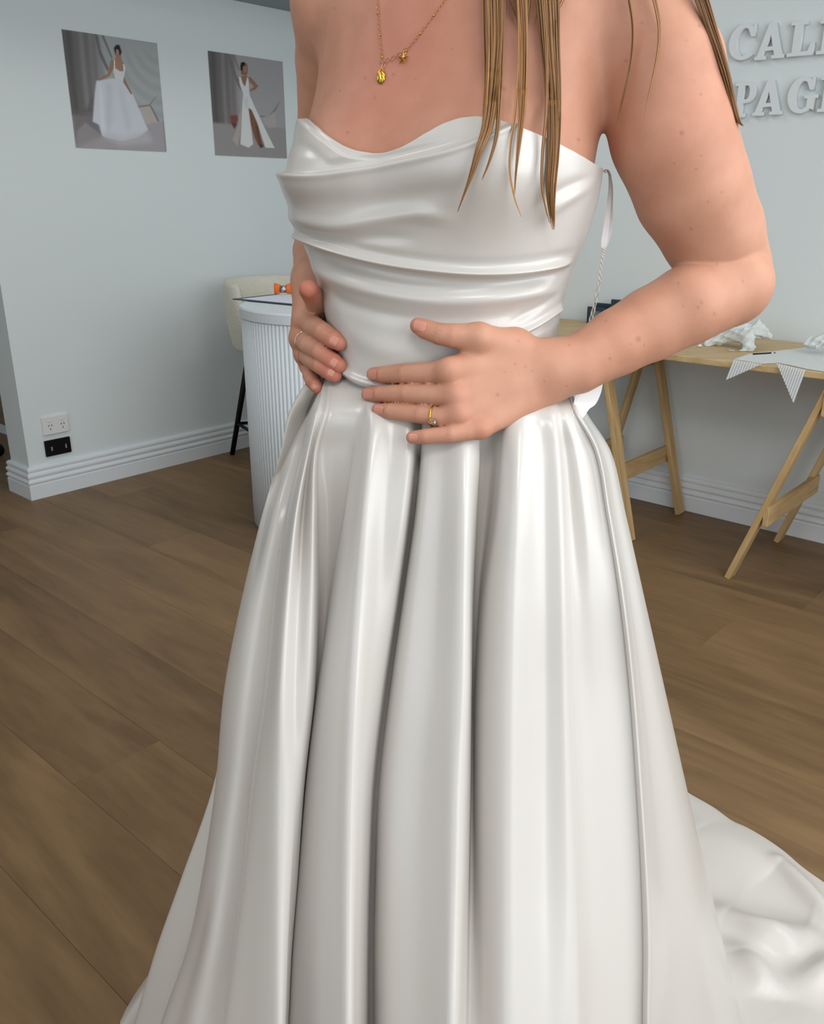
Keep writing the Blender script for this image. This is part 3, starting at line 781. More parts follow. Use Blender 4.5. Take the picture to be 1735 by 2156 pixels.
rowsP = np.array(rowsP)                                 # stations x lines x 3
# down to the floor, and round the back with a spreading hem
last = rowsP[-1]; dirn = rowsP[-1]-rowsP[-3]; dirn = dirn/np.maximum(-dirn[:, 2:3], .05)
fl = last+dirn*np.maximum(last[:, 2:3]-.004, 0)*np.array([1, 1, 1]); fl[:, 2] = .004
mid = (last+fl)/2; mid[:, 2] = np.maximum(mid[:, 2], .004)
rowsP = np.concatenate([rowsP, mid[None], fl[None]])
rowsP[..., 2] = np.maximum(rowsP[..., 2], .004)
ext = []
for r in rowsP:
    L_, R_ = r[0], r[-1]; z = (L_[2]+R_[2])/2
    cx, cy = (L_[0]+R_[0])/2, max(L_[1], R_[1]); wv = (R_[0]-L_[0])/2
    dep = .10+.55*max(0, 1.04-z)
    back = []
    for a in np.linspace(0, math.pi, 9)[1:-1]:
        rr = (1+.03*math.cos(7*a))*(1-.22*math.sin(a)**.7)
        back.append((cx+wv*math.cos(a)*rr, cy+dep*math.sin(a)*rr, L_[2]+(R_[2]-L_[2])*(0.5+0.5*math.cos(a))))
    ext.append(np.concatenate([r, np.array(back)]))
ext = np.array(ext); nL = ext.shape[1]
fine = []
for r in ext:
    rl = np.concatenate([r[-1:], r, r[:2]])
    c = crom(rl, 9)[9:-9-1]
    fine.append(c)
fine = np.array(fine)
cols = []
for j in range(fine.shape[1]): cols.append(crom(fine[:, j], 11))
SK = np.array(cols).transpose(1, 0, 2); SK[..., 2] = np.maximum(SK[..., 2], .003)
nr, nc = SK.shape[:2]
ii = np.arange(nr-1)[:, None]*nc; jj = np.arange(nc)[None]; j2 = (jj+1) % nc
SQ = np.stack([ii+jj, ii+nc+jj, ii+nc+j2, ii+j2], -1).reshape(-1, 4)
skirt = link('skirt', fast_mesh('skirt', SK.reshape(-1, 3), SQ), M_SATIN, DR)
# train spread on the floor behind, to the right
EDG = [pixz(u, v)[:2] for u, v in ((1400, 1640), (1450, 1673), (1500, 1702), (1543, 1733), (1570, 1745), (1610, 1768), (1650, 1796), (1690, 1830), (1735, 1862), (1800, 1912))]
EDG = [np.array([.30, 1.75])]+EDG+[np.array([1.02, 1.10]), np.array([1.02, .98])]
EC = crom(np.array(EDG), 14)
INN = crom(np.array([[.10, 1.35], [.22, 1.28], [.30, 1.20], [.34, 1.12], [.36, 1.05], [.37, .98], [.38, .92], [.40, .86], [.42, .80]]), 20)
INN = INN[np.linspace(0, len(INN)-1, len(EC)).astype(int)]
def seg_ridge(P, a, b, wd, A):
    a = np.array(a); b = np.array(b); ba = b-a
    t = np.clip(((P-a)@ba)/(ba@ba), 0, 1); d = np.linalg.norm(P-a-t[..., None]*ba, axis=-1)
    return A*np.exp(-(d/wd)**2)*np.sin(math.pi*np.clip(t*.86+.14, 0, 1))**.6
def fz(u, v): return pixz(u, v)[:2]
T = []
NT = 70
for k in range(NT+1):
    q = k/NT
    XY = EC*(1-q)+INN*q
    z = .004+.012*(1-np.exp(-q*14))+.10*q**2.2
    z = z+seg_ridge(XY, fz(1525, 1965), fz(1690, 2050), .030, .026)+seg_ridge(XY, fz(1560, 2060), fz(1620, 2156), .03, .03)
    z = z+seg_ridge(XY, fz(1640, 1830), fz(1760, 1960), .020, .020)+seg_ridge(XY, fz(1600, 2010), fz(1740, 1990), .035, .018)-.5*seg_ridge(XY, fz(1560, 1900), fz(1700, 1960), .05, .02)
    z = z+seg_ridge(XY, fz(1690, 2110), fz(1790, 2060), .03, .03)+seg_ridge(XY, fz(1480, 1760), fz(1620, 1850), .05, .014)
    z = z+.004*np.sin(XY[:, 0]*31+XY[:, 1]*17)*np.minimum(1, q*5)
    T.append(np.concatenate([XY, np.maximum(z, .003)[:, None]], 1))
T = np.array(T); nr, nc = T.shape[:2]
ii = np.arange(nr-1)[:, None]*nc; jj = np.arange(nc-1)[None]
TQ = np.stack([ii+jj, ii+jj+1, ii+nc+jj+1, ii+nc+jj], -1).reshape(-1, 4)
train = link('train', fast_mesh('train', T.reshape(-1, 3), TQ), M_SATINT, DR)

# ------------------------------------------------------------------ small parts of the person: nails and hair
def nail(u, v, ang, ln_, wd, tipw=0.18):
    """curved nail: centre px, direction of the fingertip (deg, image plane), length and width in px"""
    ca_, sa_ = math.cos(math.radians(ang)), math.sin(math.radians(ang))
    nu, nv = 10, 8
    def grid(a0, a1, off):
        V = []; okc = 0
        for i in range(nu+1):
            a = a0+(a1-a0)*i/nu
            half = wd/2*min(1.0, math.sqrt(max(0.06, 1-max(0, (abs(a)-0.55)/0.5)**2)))
            for j in range(nv+1):
                b = (j/nv-.5)*2*half
                uu = u+ca_*a*ln_/2-sa_*b; vv = v+sa_*a*ln_/2+ca_*b
                p, n = skin_hit(uu, vv)
                if p is None: p, n = skin_hit(u, v)
                if p is None: return None
                edge = 1-abs(j/nv-.5)*2
                V.append(p+n*(off+0.00025*min(1, edge*2)))
        return V
    F = [(i*(nv+1)+j, i*(nv+1)+j+1, (i+1)*(nv+1)+j+1, (i+1)*(nv+1)+j) for i in range(nu) for j in range(nv)]
    V = grid(-1, 1-tipw, .00025)
    if V is None: return
    o = link('fingernail', pyd('fingernail', V, F), M_NAIL, PB, smooth=True)
    V = grid(1-tipw*1.1, 1.0, .00035)
    if V: link('nail_tip', pyd('nail_tip', V, F), M_NAILTIP, o, smooth=True)
nail(883, 686, 190, 30, 21, .25); nail(784, 788, 178, 19, 20, .10); nail(775, 829, 181, 22, 20, .12); nail(797, 862, 186, 21, 19, .10); nail(870, 921, 180, 20, 14, .14)
nail(704, 718, 28, 20, 19, .25); nail(704, 764, 34, 17, 17, .25); nail(698, 785, 28, 16, 14, .25); nail(661, 815, 55, 12, 11, .25)

HAIR_D = np.array(s2l((92, 60, 35))); HAIR_L = np.array(s2l((190, 140, 86)))
def front_y(u, v):
    d = raydir(u, v); ys = []
    for B in (BVH, BBVH):
        h = B.ray_cast(CAM, d)
        if h[0] is not None: ys.append(h[0].y)
    return min(ys) if ys else None
def lock(path, n, seed, lift=.006, shade=0.5, tip=0.25, rad=.00042):
    """path rows: u, v, half width (px); strands with their own length, drawn to the tip"""
    rng = np.random.RandomState(seed)
    P = crom(np.array(path, float), 8)
    m = len(P)
    ys = []
    for (u, v, w_) in P:
        y = front_y(u, v) if v > 2 else None
        ys.append(np.nan if y is None else y)
    ys = np.array(ys); idx = np.arange(m); g = ~np.isnan(ys)
    ys = np.interp(idx, idx[g], ys[g])
    k = 9; ys = np.array([ys[max(0, i-k):i+k+1].min()*.5+ys[max(0, i-k):i+k+1].mean()*.5 for i in range(m)])
    V = []; F = []; Cc = []
    for s in range(n):
        a = rng.uniform(-1, 1); dz = rng.uniform(0, .006); e = 1-tip*rng.uniform(0, 1)**1.5
        ph, am = rng.uniform(0, 6.28), rng.uniform(.2, 1.2)
        tone_ = np.clip(rng.normal(shade, .22), 0, 1)
        L_ = max(6, int(m*e)); pts = []
        for i in range(L_):
            u, v, w_ = P[i]
            uu = u+a*w_+am*math.sin(ph+i*.11)*(.35+.1*w_)
            p = pix(uu, v, ys[i]-lift-dz); pts.append(p)
        r = rad*rng.uniform(.7, 1.25)
        rr = [r*(1.0 if i < L_*.8 else max(.2, 1-(i-L_*.8)/(L_*.2)*.85)) for i in range(L_)]
        v_, f_ = tube_arrays(pts, rr, 4, False, up=(0, 1, 0))
        b0 = len(V); V += v_; F += [tuple(b0+q for q in f) for f in f_]
        for i in range(L_):
            t = i/m; c = HAIR_D*(1-tone_)+HAIR_L*tone_
            c = c*(1+.35*max(0, t-.55)); Cc += [(*np.clip(c, 0, 1), 1)]*4
    me = fast_mesh('hair_lock', np.array([tuple(x) for x in V]), np.array(F))
    at = me.color_attributes.new('tone', 'FLOAT_COLOR', 'POINT'); at.data.foreach_set('color', np.array(Cc, np.float32).ravel())
    o = link('hair_lock', me, M_HAIR, PB); return o
TOPV = -420
lock([(1000, TOPV, 30), (1035, -150, 22), (1043, 0, 20), (1043, 100, 17), (1036, 200, 14), (1026, 270, 11), (1008, 320, 7), (990, 375, 3.5), (975, 415, 1.6), (962, 450, .8)], 70, 1, tip=.35, shade=.5)
lock([(1010, TOPV, 12), (1018, -100, 3), (1018, 0, 2), (1020, 90, 2.5), (1022, 180, 3), (1018, 230, 2), (1015, 260, 1.5)], 8, 2, shade=.7)
lock([(1020, TOPV, 20), (1052, -100, 8), (1056, 0, 7), (1054, 120, 6), (1050, 220, 5), (1044, 290, 4), (1030, 340, 2.5), (1012, 385, 1.2)], 20, 3, shade=.55)
lock([(1040, TOPV, 22), (1090, -150, 14), (1098, 0, 11), (1102, 90, 9), (1101, 180, 8), (1098, 250, 6), (1092, 310, 4), (1086, 370, 2), (1083, 420, 1)], 36, 4, tip=.4, shade=.6)
lock([(1040, TOPV, 6), (1080, -100, 3), (1090, 0, 2), (1092, 120, 2), (1084, 240, 2), (1074, 310, 1.5), (1073, 360, 1), (1084, 420, .8), (1100, 462, .5)], 7, 5, shade=.55)
lock([(1080, TOPV, 36), (1140, -150, 27), (1153, 0, 24), (1158, 90, 20), (1164, 180, 17), (1166, 260, 15), (1164, 330, 13), (1160, 400, 10), (1162, 450, 6), (1166, 488, 3)], 110, 6, tip=.28, shade=.36)
lock([(1080, TOPV, 8), (1135, -100, 5), (1146, 20, 5), (1152, 140, 4), (1150, 240, 3), (1142, 320, 2.5), (1141, 390, 2), (1150, 440, 1.5), (1160, 480, 1)], 12, 7, shade=.45)
lock([(1180, TOPV, 26), (1400, -200, 20), (1478, 0, 15), (1498, 60, 12), (1515, 110, 10), (1530, 160, 8), (1541, 205, 6), (1550, 240, 5), (1557, 258, 3.5), (1566, 266, 2)], 70, 8, lift=.003, tip=.18, shade=.4)
lock([(1140, TOPV, 10), (1300, -120, 4), (1325, 0, 3.0), (1333, 60, 2.6), (1329, 130, 2.2), (1316, 190, 2), (1305, 235, 1.6), (1294, 290, 1)], 14, 9, tip=.4, shade=.55)
lock([(1150, TOPV, 10), (1340, -120, 5), (1378, 0, 4), (1388, 50, 3.2), (1388, 90, 2.4), (1378, 150, 1.6), (1362, 220, 1), (1348, 300, .6)], 10, 10, tip=.55, shade=.5)
lock([(1000, TOPV, 30), (1120, -150, 60), (1130, -20, 60), (1120, 60, 30)], 60, 11, tip=.45, shade=.35)
bm = bmesh.new(); bmesh.ops.create_uvsphere(bm, u_segments=40, v_segments=24, radius=1)
for vtx in bm.verts:
    p = Vector(vtx.co); yf = p.y
    vtx.co = Vector(hd(p.x*.088, -.022+p.y*.100, .036+p.z*.098)) if not (yf > .35 and p.z < .35) else Vector(hd(p.x*.070, .0+p.y*.06, .036+p.z*.06))
bm_obj('hair', bm, M_HAIRCAP, PB, True)

# ------------------------------------------------------------------ jewellery
NK = empty('necklace', pix(806, 120, .84), 'fine gold chain necklace with a shell and a starfish charm on the chest', 'necklace')
def onskin(u, v, off):
    p, n = skin_hit(u, v)
    if p is None: p = Vector(pix(u, v, .90)); n = Vector((0, -1, 0))
    return p+n*off, n
def torus_arrays(c, nrm, axis_len, R, r, stretch=1.0, n=18, k=6):
    nrm = Vector(nrm).normalized(); ax = Vector(axis_len); ax = (ax-nrm*ax.dot(nrm)).normalized(); bx = nrm.cross(ax)
    V = []; F = []
    for i in range(n):
        a = 2*math.pi*i/n
        cc = Vector(c)+ax*math.cos(a)*R*stretch+bx*math.sin(a)*R
        od = (ax*math.cos(a)+bx*math.sin(a)*stretch).normalized()
        for j in range(k):
            b = 2*math.pi*j/k
            V.append(cc+od*math.cos(b)*r+nrm*math.sin(b)*r)
    for i in range(n):
        for j in range(k):
            F.append((i*k+j, ((i+1) % n)*k+j, ((i+1) % n)*k+(j+1) % k, i*k+(j+1) % k))
    return V, F
def join(parts):
    V = []; F = []
    for v, f in parts:
        b = len(V); V += list(v); F += [tuple(b+q for q in x) for x in f]
    return V, F
def chain_run(path, step_px, bead_every):
    C_ = crom(np.array(path, float), 60); d = np.concatenate([[0], np.cumsum(np.linalg.norm(np.diff(C_, axis=0), axis=1))])
    out = []; beads = []; k = 0
    s = 0
    while s < d[-1]:
        u = np.interp(s, d, C_[:, 0]); v = np.interp(s, d, C_[:, 1])
        u2 = np.interp(min(s+2, d[-1]), d, C_[:, 0]); v2 = np.interp(min(s+2, d[-1]), d, C_[:, 1])
        p, n = onskin(u, v, .0011); q, _ = onskin(u2, v2, .0011)
        dr = (q-p) if (q-p).length > 1e-6 else Vector((0, 0, -1))
        if bead_every and k % bead_every == bead_every-1: beads.append((p, n))
        nn = n if k % 2 else n.cross(dr).normalized()*.8+n*.6
        out.append(torus_arrays(p, nn, dr, .00075, .00023, 1.7, 10, 5)); k += 1
        s += step_px
    return out, beads
r1, b1 = chain_run([(793, -60), (796, 0), (799, 55), (803, 98), (807, 128)], 5.2, 9)
r2, b2 = chain_run([(1000, -70), (945, -8), (908, 42), (878, 82), (856, 108)], 5.2, 9)
V, F = join(r1+r2); meta(link('chain', pyd('chain', V, F), M_ROSE, NK, smooth=True), kind='stuff')
for p, n in b1+b2:
    bm = bmesh.new(); bmesh.ops.create_icosphere(bm, subdivisions=2, radius=.0011, matrix=Matrix.Translation(p)); bm_obj('bead', bm, M_GOLD, NK, True)
for (u, v), (u2, v2) in (((810, 131), (822, 126)), ((822, 127), (834, 120)), ((834, 121), (846, 113)), ((846, 112), (858, 104)), ((811, 134), (807, 146))):
    p, n = onskin((u+u2)/2, (v+v2)/2, .0013); a, _ = onskin(u, v, .0013); b, _ = onskin(u2, v2, .0013)
    V, F = torus_arrays(p, n, b-a, .0014, .00028, 2.0, 18, 6); link('chain_link', pyd('chain_link', V, F), M_ROSE, NK, smooth=True)
def charm(name, u, v, hgt_px, build, rot):
    p, n = onskin(u, v, .0016)
    t, _ = onskin(u, v-6, .0016); up = (t-p); up = (up-n*up.dot(n)).normalized(); rt = up.cross(n)
    R = Matrix((rt, up, n)).transposed() @ Matrix.Rotation(rot, 3, 'Z')
    sc_ = hgt_px*p.y/FPX/1.12
    V, F = build()
    return link(name, pyd(name, [p+R @ (Vector(x)*sc_) for x in V], F), M_GOLD, NK, smooth=(name != 'starfish_charm'))
def shell():
    V = []; F = []; na, nr_ = 44, 8
    V.append((0, .5, .05))
    for i in range(nr_):
        r = (i+1)/nr_
        for k in range(na):
            a = 2*math.pi*k/na
            x = .36*math.sin(a); y = .5*math.cos(a)
            y0 = .5
            X = x*r; Y = y0+(y-y0)*r
            fan = math.atan2(X, (y0-Y)+1e-4)
            z = .16*(1-r*r)+.05+.035*math.cos(fan*15)*(1 if r < .98 else 0)*min(1, (y0-Y)*3)
            V.append((X, Y, z if i < nr_-1 else -.03))
    for k in range(na): F.append((0, 1+k, 1+(k+1) % na))
    for i in range(nr_-1):
        for k in range(na):
            F.append((1+i*na+k, 1+(i+1)*na+k, 1+(i+1)*na+(k+1) % na, 1+i*na+(k+1) % na))
    return V, F
def star():
    V = [(0, 0, .2), (0, 0, -.06)]; F = []
    for k in range(10):
        a = math.pi/2+k*math.pi/5; r = .52 if k % 2 == 0 else .17
        V.append((r*math.cos(a), r*math.sin(a), .05 if k % 2 else .07))
    for k in range(10):
        F.append((0, 2+k, 2+(k+1) % 10)); F.append((1, 2+(k+1) % 10, 2+k))
    return V, F
charm('shell_charm', 804, 164, 28, shell, math.radians(-6))
charm('starfish_charm', 851, 126, 27, star, math.radians(-10))
for (u, v) in ((806, 149), (853, 112)):
    p, n = onskin(u, v, .0016); V, F = torus_arrays(p, n+Vector((.5, 0, 0)), Vector((0, 0, 1)), .0013, .0003, 1.2, 16, 6); link('jump_ring', pyd('jump_ring', V, F), M_GOLD, NK, smooth=True)
p, n = onskin(804, 132, .0018); bm = bmesh.new(); bmesh.ops.create_icosphere(bm, subdivisions=1, radius=.0012, matrix=Matrix.Translation(p)); bm_obj('crystal', bm, M_DIAMOND, NK)

def ring(name, c, axis, R, r, m, label, cat, wave=0.0, tilt=(0, 0, 0)):
    o = empty(name, c, label, cat)
    ax = (Vector(axis)+Vector(tilt)).normalized()
    x = ax.cross(Vector((0, 1, 0))).normalized(); y = ax.cross(x)
    pts = [Vector(c)+(x*math.cos(a)+y*math.sin(a))*R+ax*wave*math.cos(2*a+.6) for a in np.linspace(0, 2*math.pi, 49)]
    V, F = tube_arrays(pts, r, 8, False); link('band', pyd('band', V, F), m, o, smooth=True)
    return o, x, y, ax
cR = LR[1][0]*.62+LR[2][0]*.38
axR = Vector(LR[2][0]-LR[1][0])
eo, ex_, ey_, ea_ = ring('engagement_ring', cR, axR, .0104, .0009, M_GOLD, 'gold engagement ring with a round diamond on the left ring finger', 'ring', .0006, (.15*axR.length, 0, 0))
sp, sn = skin_hit(911, 884)
if sp is not None:
    c = Vector(pix(910, 888, sp.y-.0035)); nrm = (sn+Vector((0, -.4, -.7))).normalized(); x = nrm.cross(Vector((1, 0, 0))).normalized(); y = nrm.cross(x)
    V = []; F = []
    for (r, z) in ((.0020, .0013), (.0038, .0003), (.0038, .0), ):
        for k in range(16): V.append(c+(x*math.cos(k*math.pi/8)+y*math.sin(k*math.pi/8))*r+nrm*z)
    V.append(c-nrm*.0024)
    F.append(tuple(range(16)))
    for i in range(2):
        for k in range(16): F.append((i*16+k, (i+1)*16+k, (i+1)*16+(k+1) % 16, i*16+(k+1) % 16))
    for k in range(16): F.append((32+k, 48, 32+(k+1) % 16))
    link('diamond', pyd('diamond', V, F), M_DIAMOND, eo)
    for k in range(4):
        a = math.pi/4+k*math.pi/2; d = x*math.cos(a)+y*math.sin(a)
        tube('prong', [c-nrm*.0026+d*.0012, c+d*.0041, c+d*.0034+nrm*.0007], [.0004, .00042, .0004], M_GOLD, eo, 6)
ring('ring', RM[0][0]*.45+RM[1][0]*.55, RM[1][0]-RM[0][0], .0119, .0006, M_SILVER, 'thin plain silver ring on the middle finger of the hand at the waist side', 'ring', .0004)
ring('ring', RR[0][0]*.6+RR[1][0]*.4, RR[1][0]-RR[0][0], .0111, .0005, M_ROSE, 'thin dotted rose gold ring below the silver one, on the next finger', 'ring', .0012)

# ------------------------------------------------------------------ hanging loop and swing tag of the dress
def ribbon(name, path, m, parent, thick=.0005):
    """rows: u, v, y, width px"""
    P = crom(np.array(path, float), 8); L_ = [pix(u-w_/2, v, y) for u, v, y, w_ in P]; R_ = [pix(u+w_/2, v, y-.001) for u, v, y, w_ in P]
    n = len(P); V = []; F = []
    for off in (0, thick):
        for a, b in zip(L_, R_): V += [a+np.array([0, off, 0]), b+np.array([0, off, 0])]
    for i in range(n-1):
        F.append((2*i, 2*i+1, 2*i+3, 2*i+2)); k = 2*n; F.append((k+2*i+2, k+2*i+3, k+2*i+1, k+2*i))
        F.append((2*i, 2*i+2, k+2*i+2, k+2*i)); F.append((2*i+1, k+2*i+1, k+2*i+3, 2*i+3))
    return link(name, pyd(name, V, F), m, parent, smooth=False)
yl_ = .915
ribbon('hanging_loop', [(1271, 362, yl_+.004, 5), (1277, 357, yl_, 5), (1283, 366, yl_-.004, 6), (1285, 390, yl_-.006, 7), (1282, 430, yl_-.007, 9), (1277, 475, yl_-.007, 12), (1272, 512, yl_-.007, 13), (1270, 526, yl_-.006, 6)], M_RIBBON, DR)
ribbon('hanging_loop', [(1273, 364, yl_+.008, 5), (1280, 362, yl_+.004, 5), (1287, 385, yl_+.002, 5), (1288, 430, yl_, 5), (1286, 480, yl_-.002, 6), (1278, 512, yl_-.004, 6), (1271, 527, yl_-.005, 5)], M_RIBBON, DR)
TG = empty('swing_tag', pix(1235, 840, .85), 'white scalloped card tag on a twisted cord hanging from the dress loop', 'tag')
cp = [(1272, 522, yl_-.008), (1269, 540, yl_-.006), (1264, 580, yl_), (1257, 620, yl_+.005), (1249, 655, yl_+.008), (1243, 680, yl_+.01), (1238, 740, yl_+.012), (1234, 808, yl_+.008)]
for sg in (-1, 1):
    C_ = crom(np.array([pix(*q) for q in cp]), 30)
    t = np.arange(len(C_)); spread = np.interp(t, [0, 40, len(C_)], [.0009, .0011, .0024])
    pts = [c+np.array([sg*math.cos(i*.35)*sp_ if i < 70 else sg*.7*sp_, sg*math.sin(i*.35)*sp_*.6, 0]) for i, (c, sp_) in enumerate(zip(C_, spread))]
    tube('cord', pts, .0008, M_CORD, TG, 6)
card = crom(np.array([(1212, 830), (1216, 800), (1222, 786), (1245, 780), (1268, 790), (1268, 815), (1262, 836), (1253, 852), (1241, 861), (1233, 872), (1224, 882), (1215, 881), (1211, 877), (1206, 875), (1205, 862), (1209, 846)], float), 5)[:-1]
V = [pix(u, v, .875-.00055*(v-790)+.0004*(u-1205)) for u, v in card]; V2_ = [p+np.array([0, .0009, 0]) for p in V]; n = len(V)
F = [tuple(range(n)), tuple(range(2*n-1, n-1, -1))]+[(i, (i+1) % n, n+(i+1) % n, n+i) for i in range(n)]
link('card', pyd('card', V+V2_, F), M_TAG, TG)

# ------------------------------------------------------------------ photo prints on the left wall
def homography(src, dst):
    A = []; b = []
    for (x, y), (X, Y) in zip(src, dst):
        A.append([x, y, 1, 0, 0, 0, -X*x, -X*y]); b.append(X); A.append([0, 0, 0, x, y, 1, -Y*x, -Y*y]); b.append(Y)
    h = np.linalg.solve(np.array(A, float), np.array(b, float)); return np.append(h, 1).reshape(3, 3)
def blur(I, k):
    for _ in range(2):
        for ax in (0, 1):
            I = sum(np.roll(I, s, ax) for s in range(-k, k+1))/(2*k+1)
    return I
def inside(poly, X, Y):
    r = np.zeros(X.shape, bool); n = len(poly)
    for i in range(n):
        x1, y1 = poly[i]; x2, y2 = poly[(i+1) % n]
        if y1 == y2: continue
        r ^= ((Y < y1) != (Y < y2)) & (X < (x2-x1)*(Y-y1)/(y2-y1)+x1)
    return r
def print_image(name, quad, bg, shapes, IW=360, IH=440):
    Hm = homography(quad, [(0, 0), (1, 0), (1, 1), (0, 1)])
    Xg, Yg = np.meshgrid((np.arange(IW)+.5)/IW, (np.arange(IH)+.5)/IH)
    I = bg(Xg, Yg)
    for pts, colr, soft, a in shapes:
        q = np.array([(x, y, 1) for x, y in pts], float) @ Hm.T; q = q[:, :2]/q[:, 2:]
        m = blur(inside(q, Xg, Yg).astype(float), soft)*a if soft else inside(q, Xg, Yg)*a
        I = I*(1-m[..., None])+np.array(colr, float)*m[..., None]
    out = np.ones((IH, IW, 4), np.float32); out[..., :3] = np.clip(I/255, 0, 1)[::-1]
    im = bpy.data.images.new(name, IW, IH); im.pixels.foreach_set(out.ravel()); im.update(); im.pack()
    m = bpy.data.materials.new(name); m.use_nodes = True; nt = m.node_tree
    tx = nt.nodes.new('ShaderNodeTexImage'); tx.image = im
    nt.links.new(tx.outputs['Color'], nt.nodes['Principled BSDF'].inputs['Base Color'])
    nt.nodes['Principled BSDF'].inputs['Roughness'].default_value = .5; nt.nodes['Principled BSDF'].inputs['Specular IOR Level'].default_value = .3
    return m
def wall_print(corners, m, label):
    c = [pix_wall(u, v, 't', T_A+.004) for u, v in corners]            # TL TR BR BL
    sl = (c[0][1]+c[3][1])/2; sr = (c[1][1]+c[2][1])/2; zt = (c[0][2]+c[1][2])/2; zb = (c[2][2]+c[3][2])/2
    print('PRINT', sl, sr, zt, zb)
    o = empty('wall_print', room(T_A, (sl+sr)/2, zb), label, 'print')
    room_box('backing_board', (T_A+.0005, T_A+.004), (sr, sl), (zb, zt), M_WHITE, o)
    V = [room(T_A+.0043, s, z) for s, z in ((sl, zb), (sr, zb), (sr, zt), (sl, zt))]
    me = pyd('photograph', V, [(0, 1, 2, 3)]); uv = me.uv_layers.new(name='uv')
    for i, t in enumerate(((0, 0), (1, 0), (1, 1), (0, 1))): uv.data[i].uv = t
    link('photograph', me, m, o)
def bg1(X, Y):
    I = np.zeros(X.shape+(3,))
    fold = np.sin(X*75+np.sin(Y*3)*1.2)*.5+np.sin(X*41+1.3)*.5
    leftc = np.array([126, 123, 123.]); rightc = np.array([165, 169, 170.])
    k = ss(X, .30, .42)[..., None]
    I = leftc*(1-k)+rightc*k
    I += (fold*13*(1-k[..., 0]))[..., None]
    I *= (1-.28*ss(X, .22, 0))[..., None]
    R_ = np.sqrt(((X-1.0)*1.0)**2+((Y+.05)*.85)**2)
    I += (np.sin(R_*60)*5*k[..., 0]*ss(Y, .02, .2))[..., None]
    fl = ss(Y, .70, .735)[..., None]
    I = I*(1-fl)+np.array([164, 160, 164.])*fl
    return I
Q1_ = [(85, 85), (1470, 275), (1590, 1885), (255, 1810)]
SK_ = (164, 130, 108)
sh1 = [([(555, 150), (600, 150), (640, 380), (760, 660), (735, 700), (620, 450)], (98, 98, 98), 2, .8), ([(650, 160), (690, 165), (815, 490), (800, 520)], (104, 104, 104), 2, .8),
       ([(205, 1290), (520, 1230), (640, 1640), (250, 1810)], (112, 105, 108), 6, .75), ([(280, 1560), (400, 1440), (640, 1640), (520, 1830), (255, 1810)], (160, 155, 156), 4, .7),
       ([(1170, 1220), (1345, 1190), (1480, 1430), (1290, 1480)], (184, 176, 170), 3, .9), ([(1170, 1205), (1340, 1180), (1500, 1000), (1345, 1200), (1180, 1225)], (122, 122, 122), 1, .9),
       ([(1345, 1190), (1370, 1190), (1490, 1430), (1460, 1430)], (118, 114, 112), 1, .8),
       ([(230, 1290), (420, 1260), (520, 1010), (480, 1240), (520, 1270)], (88, 82, 84), 4, .6),
       ([(570, 830), (800, 795), (850, 800), (955, 830), (1100, 1030), (1180, 1220), (1320, 1560), (1180, 1660), (930, 1720), (720, 1670), (640, 1640), (600, 1480), (505, 1430), (545, 1000)], (206, 211, 218), 2, 1.0),
       ([(720, 860), (790, 880), (800, 1400), (740, 1600), (690, 1400)], (186, 192, 200), 7, .6), ([(900, 900), (960, 1000), (1080, 1500), (1000, 1600), (930, 1200)], (190, 196, 203), 7, .6),
       ([(600, 870), (640, 860), (690, 1600), (630, 1560)], (222, 226, 230), 5, .6),
       ([(835, 600), (850, 640), (920, 690), (975, 690), (985, 600), (1000, 640), (985, 740), (955, 840), (850, 810), (820, 700)], (214, 214, 214), 1, 1),
       ([(850, 500), (935, 500), (985, 590), (970, 680), (920, 690), (845, 640), (820, 560)], SK_, 1, 1),
       ([(790, 520), (835, 530), (825, 640), (770, 760), (610, 830), (590, 815), (740, 730)], (158, 124, 104), 1, 1),
       ([(980, 770), (1000, 830), (1090, 1020), (1075, 1035), (965, 850)], (150, 118, 100), 1, 1),
       ([(865, 310), (915, 305), (945, 400), (930, 470), (860, 450), (835, 360)], (40, 34, 34), 2, 1), ([(865, 370), (905, 375), (915, 440), (885, 490), (862, 440)], (168, 132, 118), 1, 1),
       ([(860, 450), (935, 450), (945, 540), (860, 540)], (160, 126, 106), 1, 1), ([(830, 530), (848, 530), (850, 640), (832, 640)], (222, 220, 216), 0, 1), ([(962, 580), (985, 590), (985, 690), (970, 690)], (222, 220, 216), 0, 1),
       ([(640, 1640), (720, 1580), (900, 1650), (1200, 1600), (1320, 1560), (1400, 1750), (900, 1800)], (192, 192, 199), 8, .6)]
wall_print([(133, 62), (332, 91), (349, 320), (156, 310)], print_image('print_full_skirt', Q1_, bg1, sh1), 'photo print on the wall of a woman spreading a full white gown')
def bg2(X, Y):
    I = bg1(X, Y)*np.array([1.0, .985, .98]); k = ss(X, .32, .40)[..., None]
    I = I*(1-k)+(np.array([160, 158, 160.])+0*I)*k*1.0
    fl = ss(Y, .66, .70)[..., None]; return I*(1-fl)+np.array([150, 146, 146.])*fl
Q2_ = [(150, 130), (1460, 335), (1500, 2030), (260, 1965)]
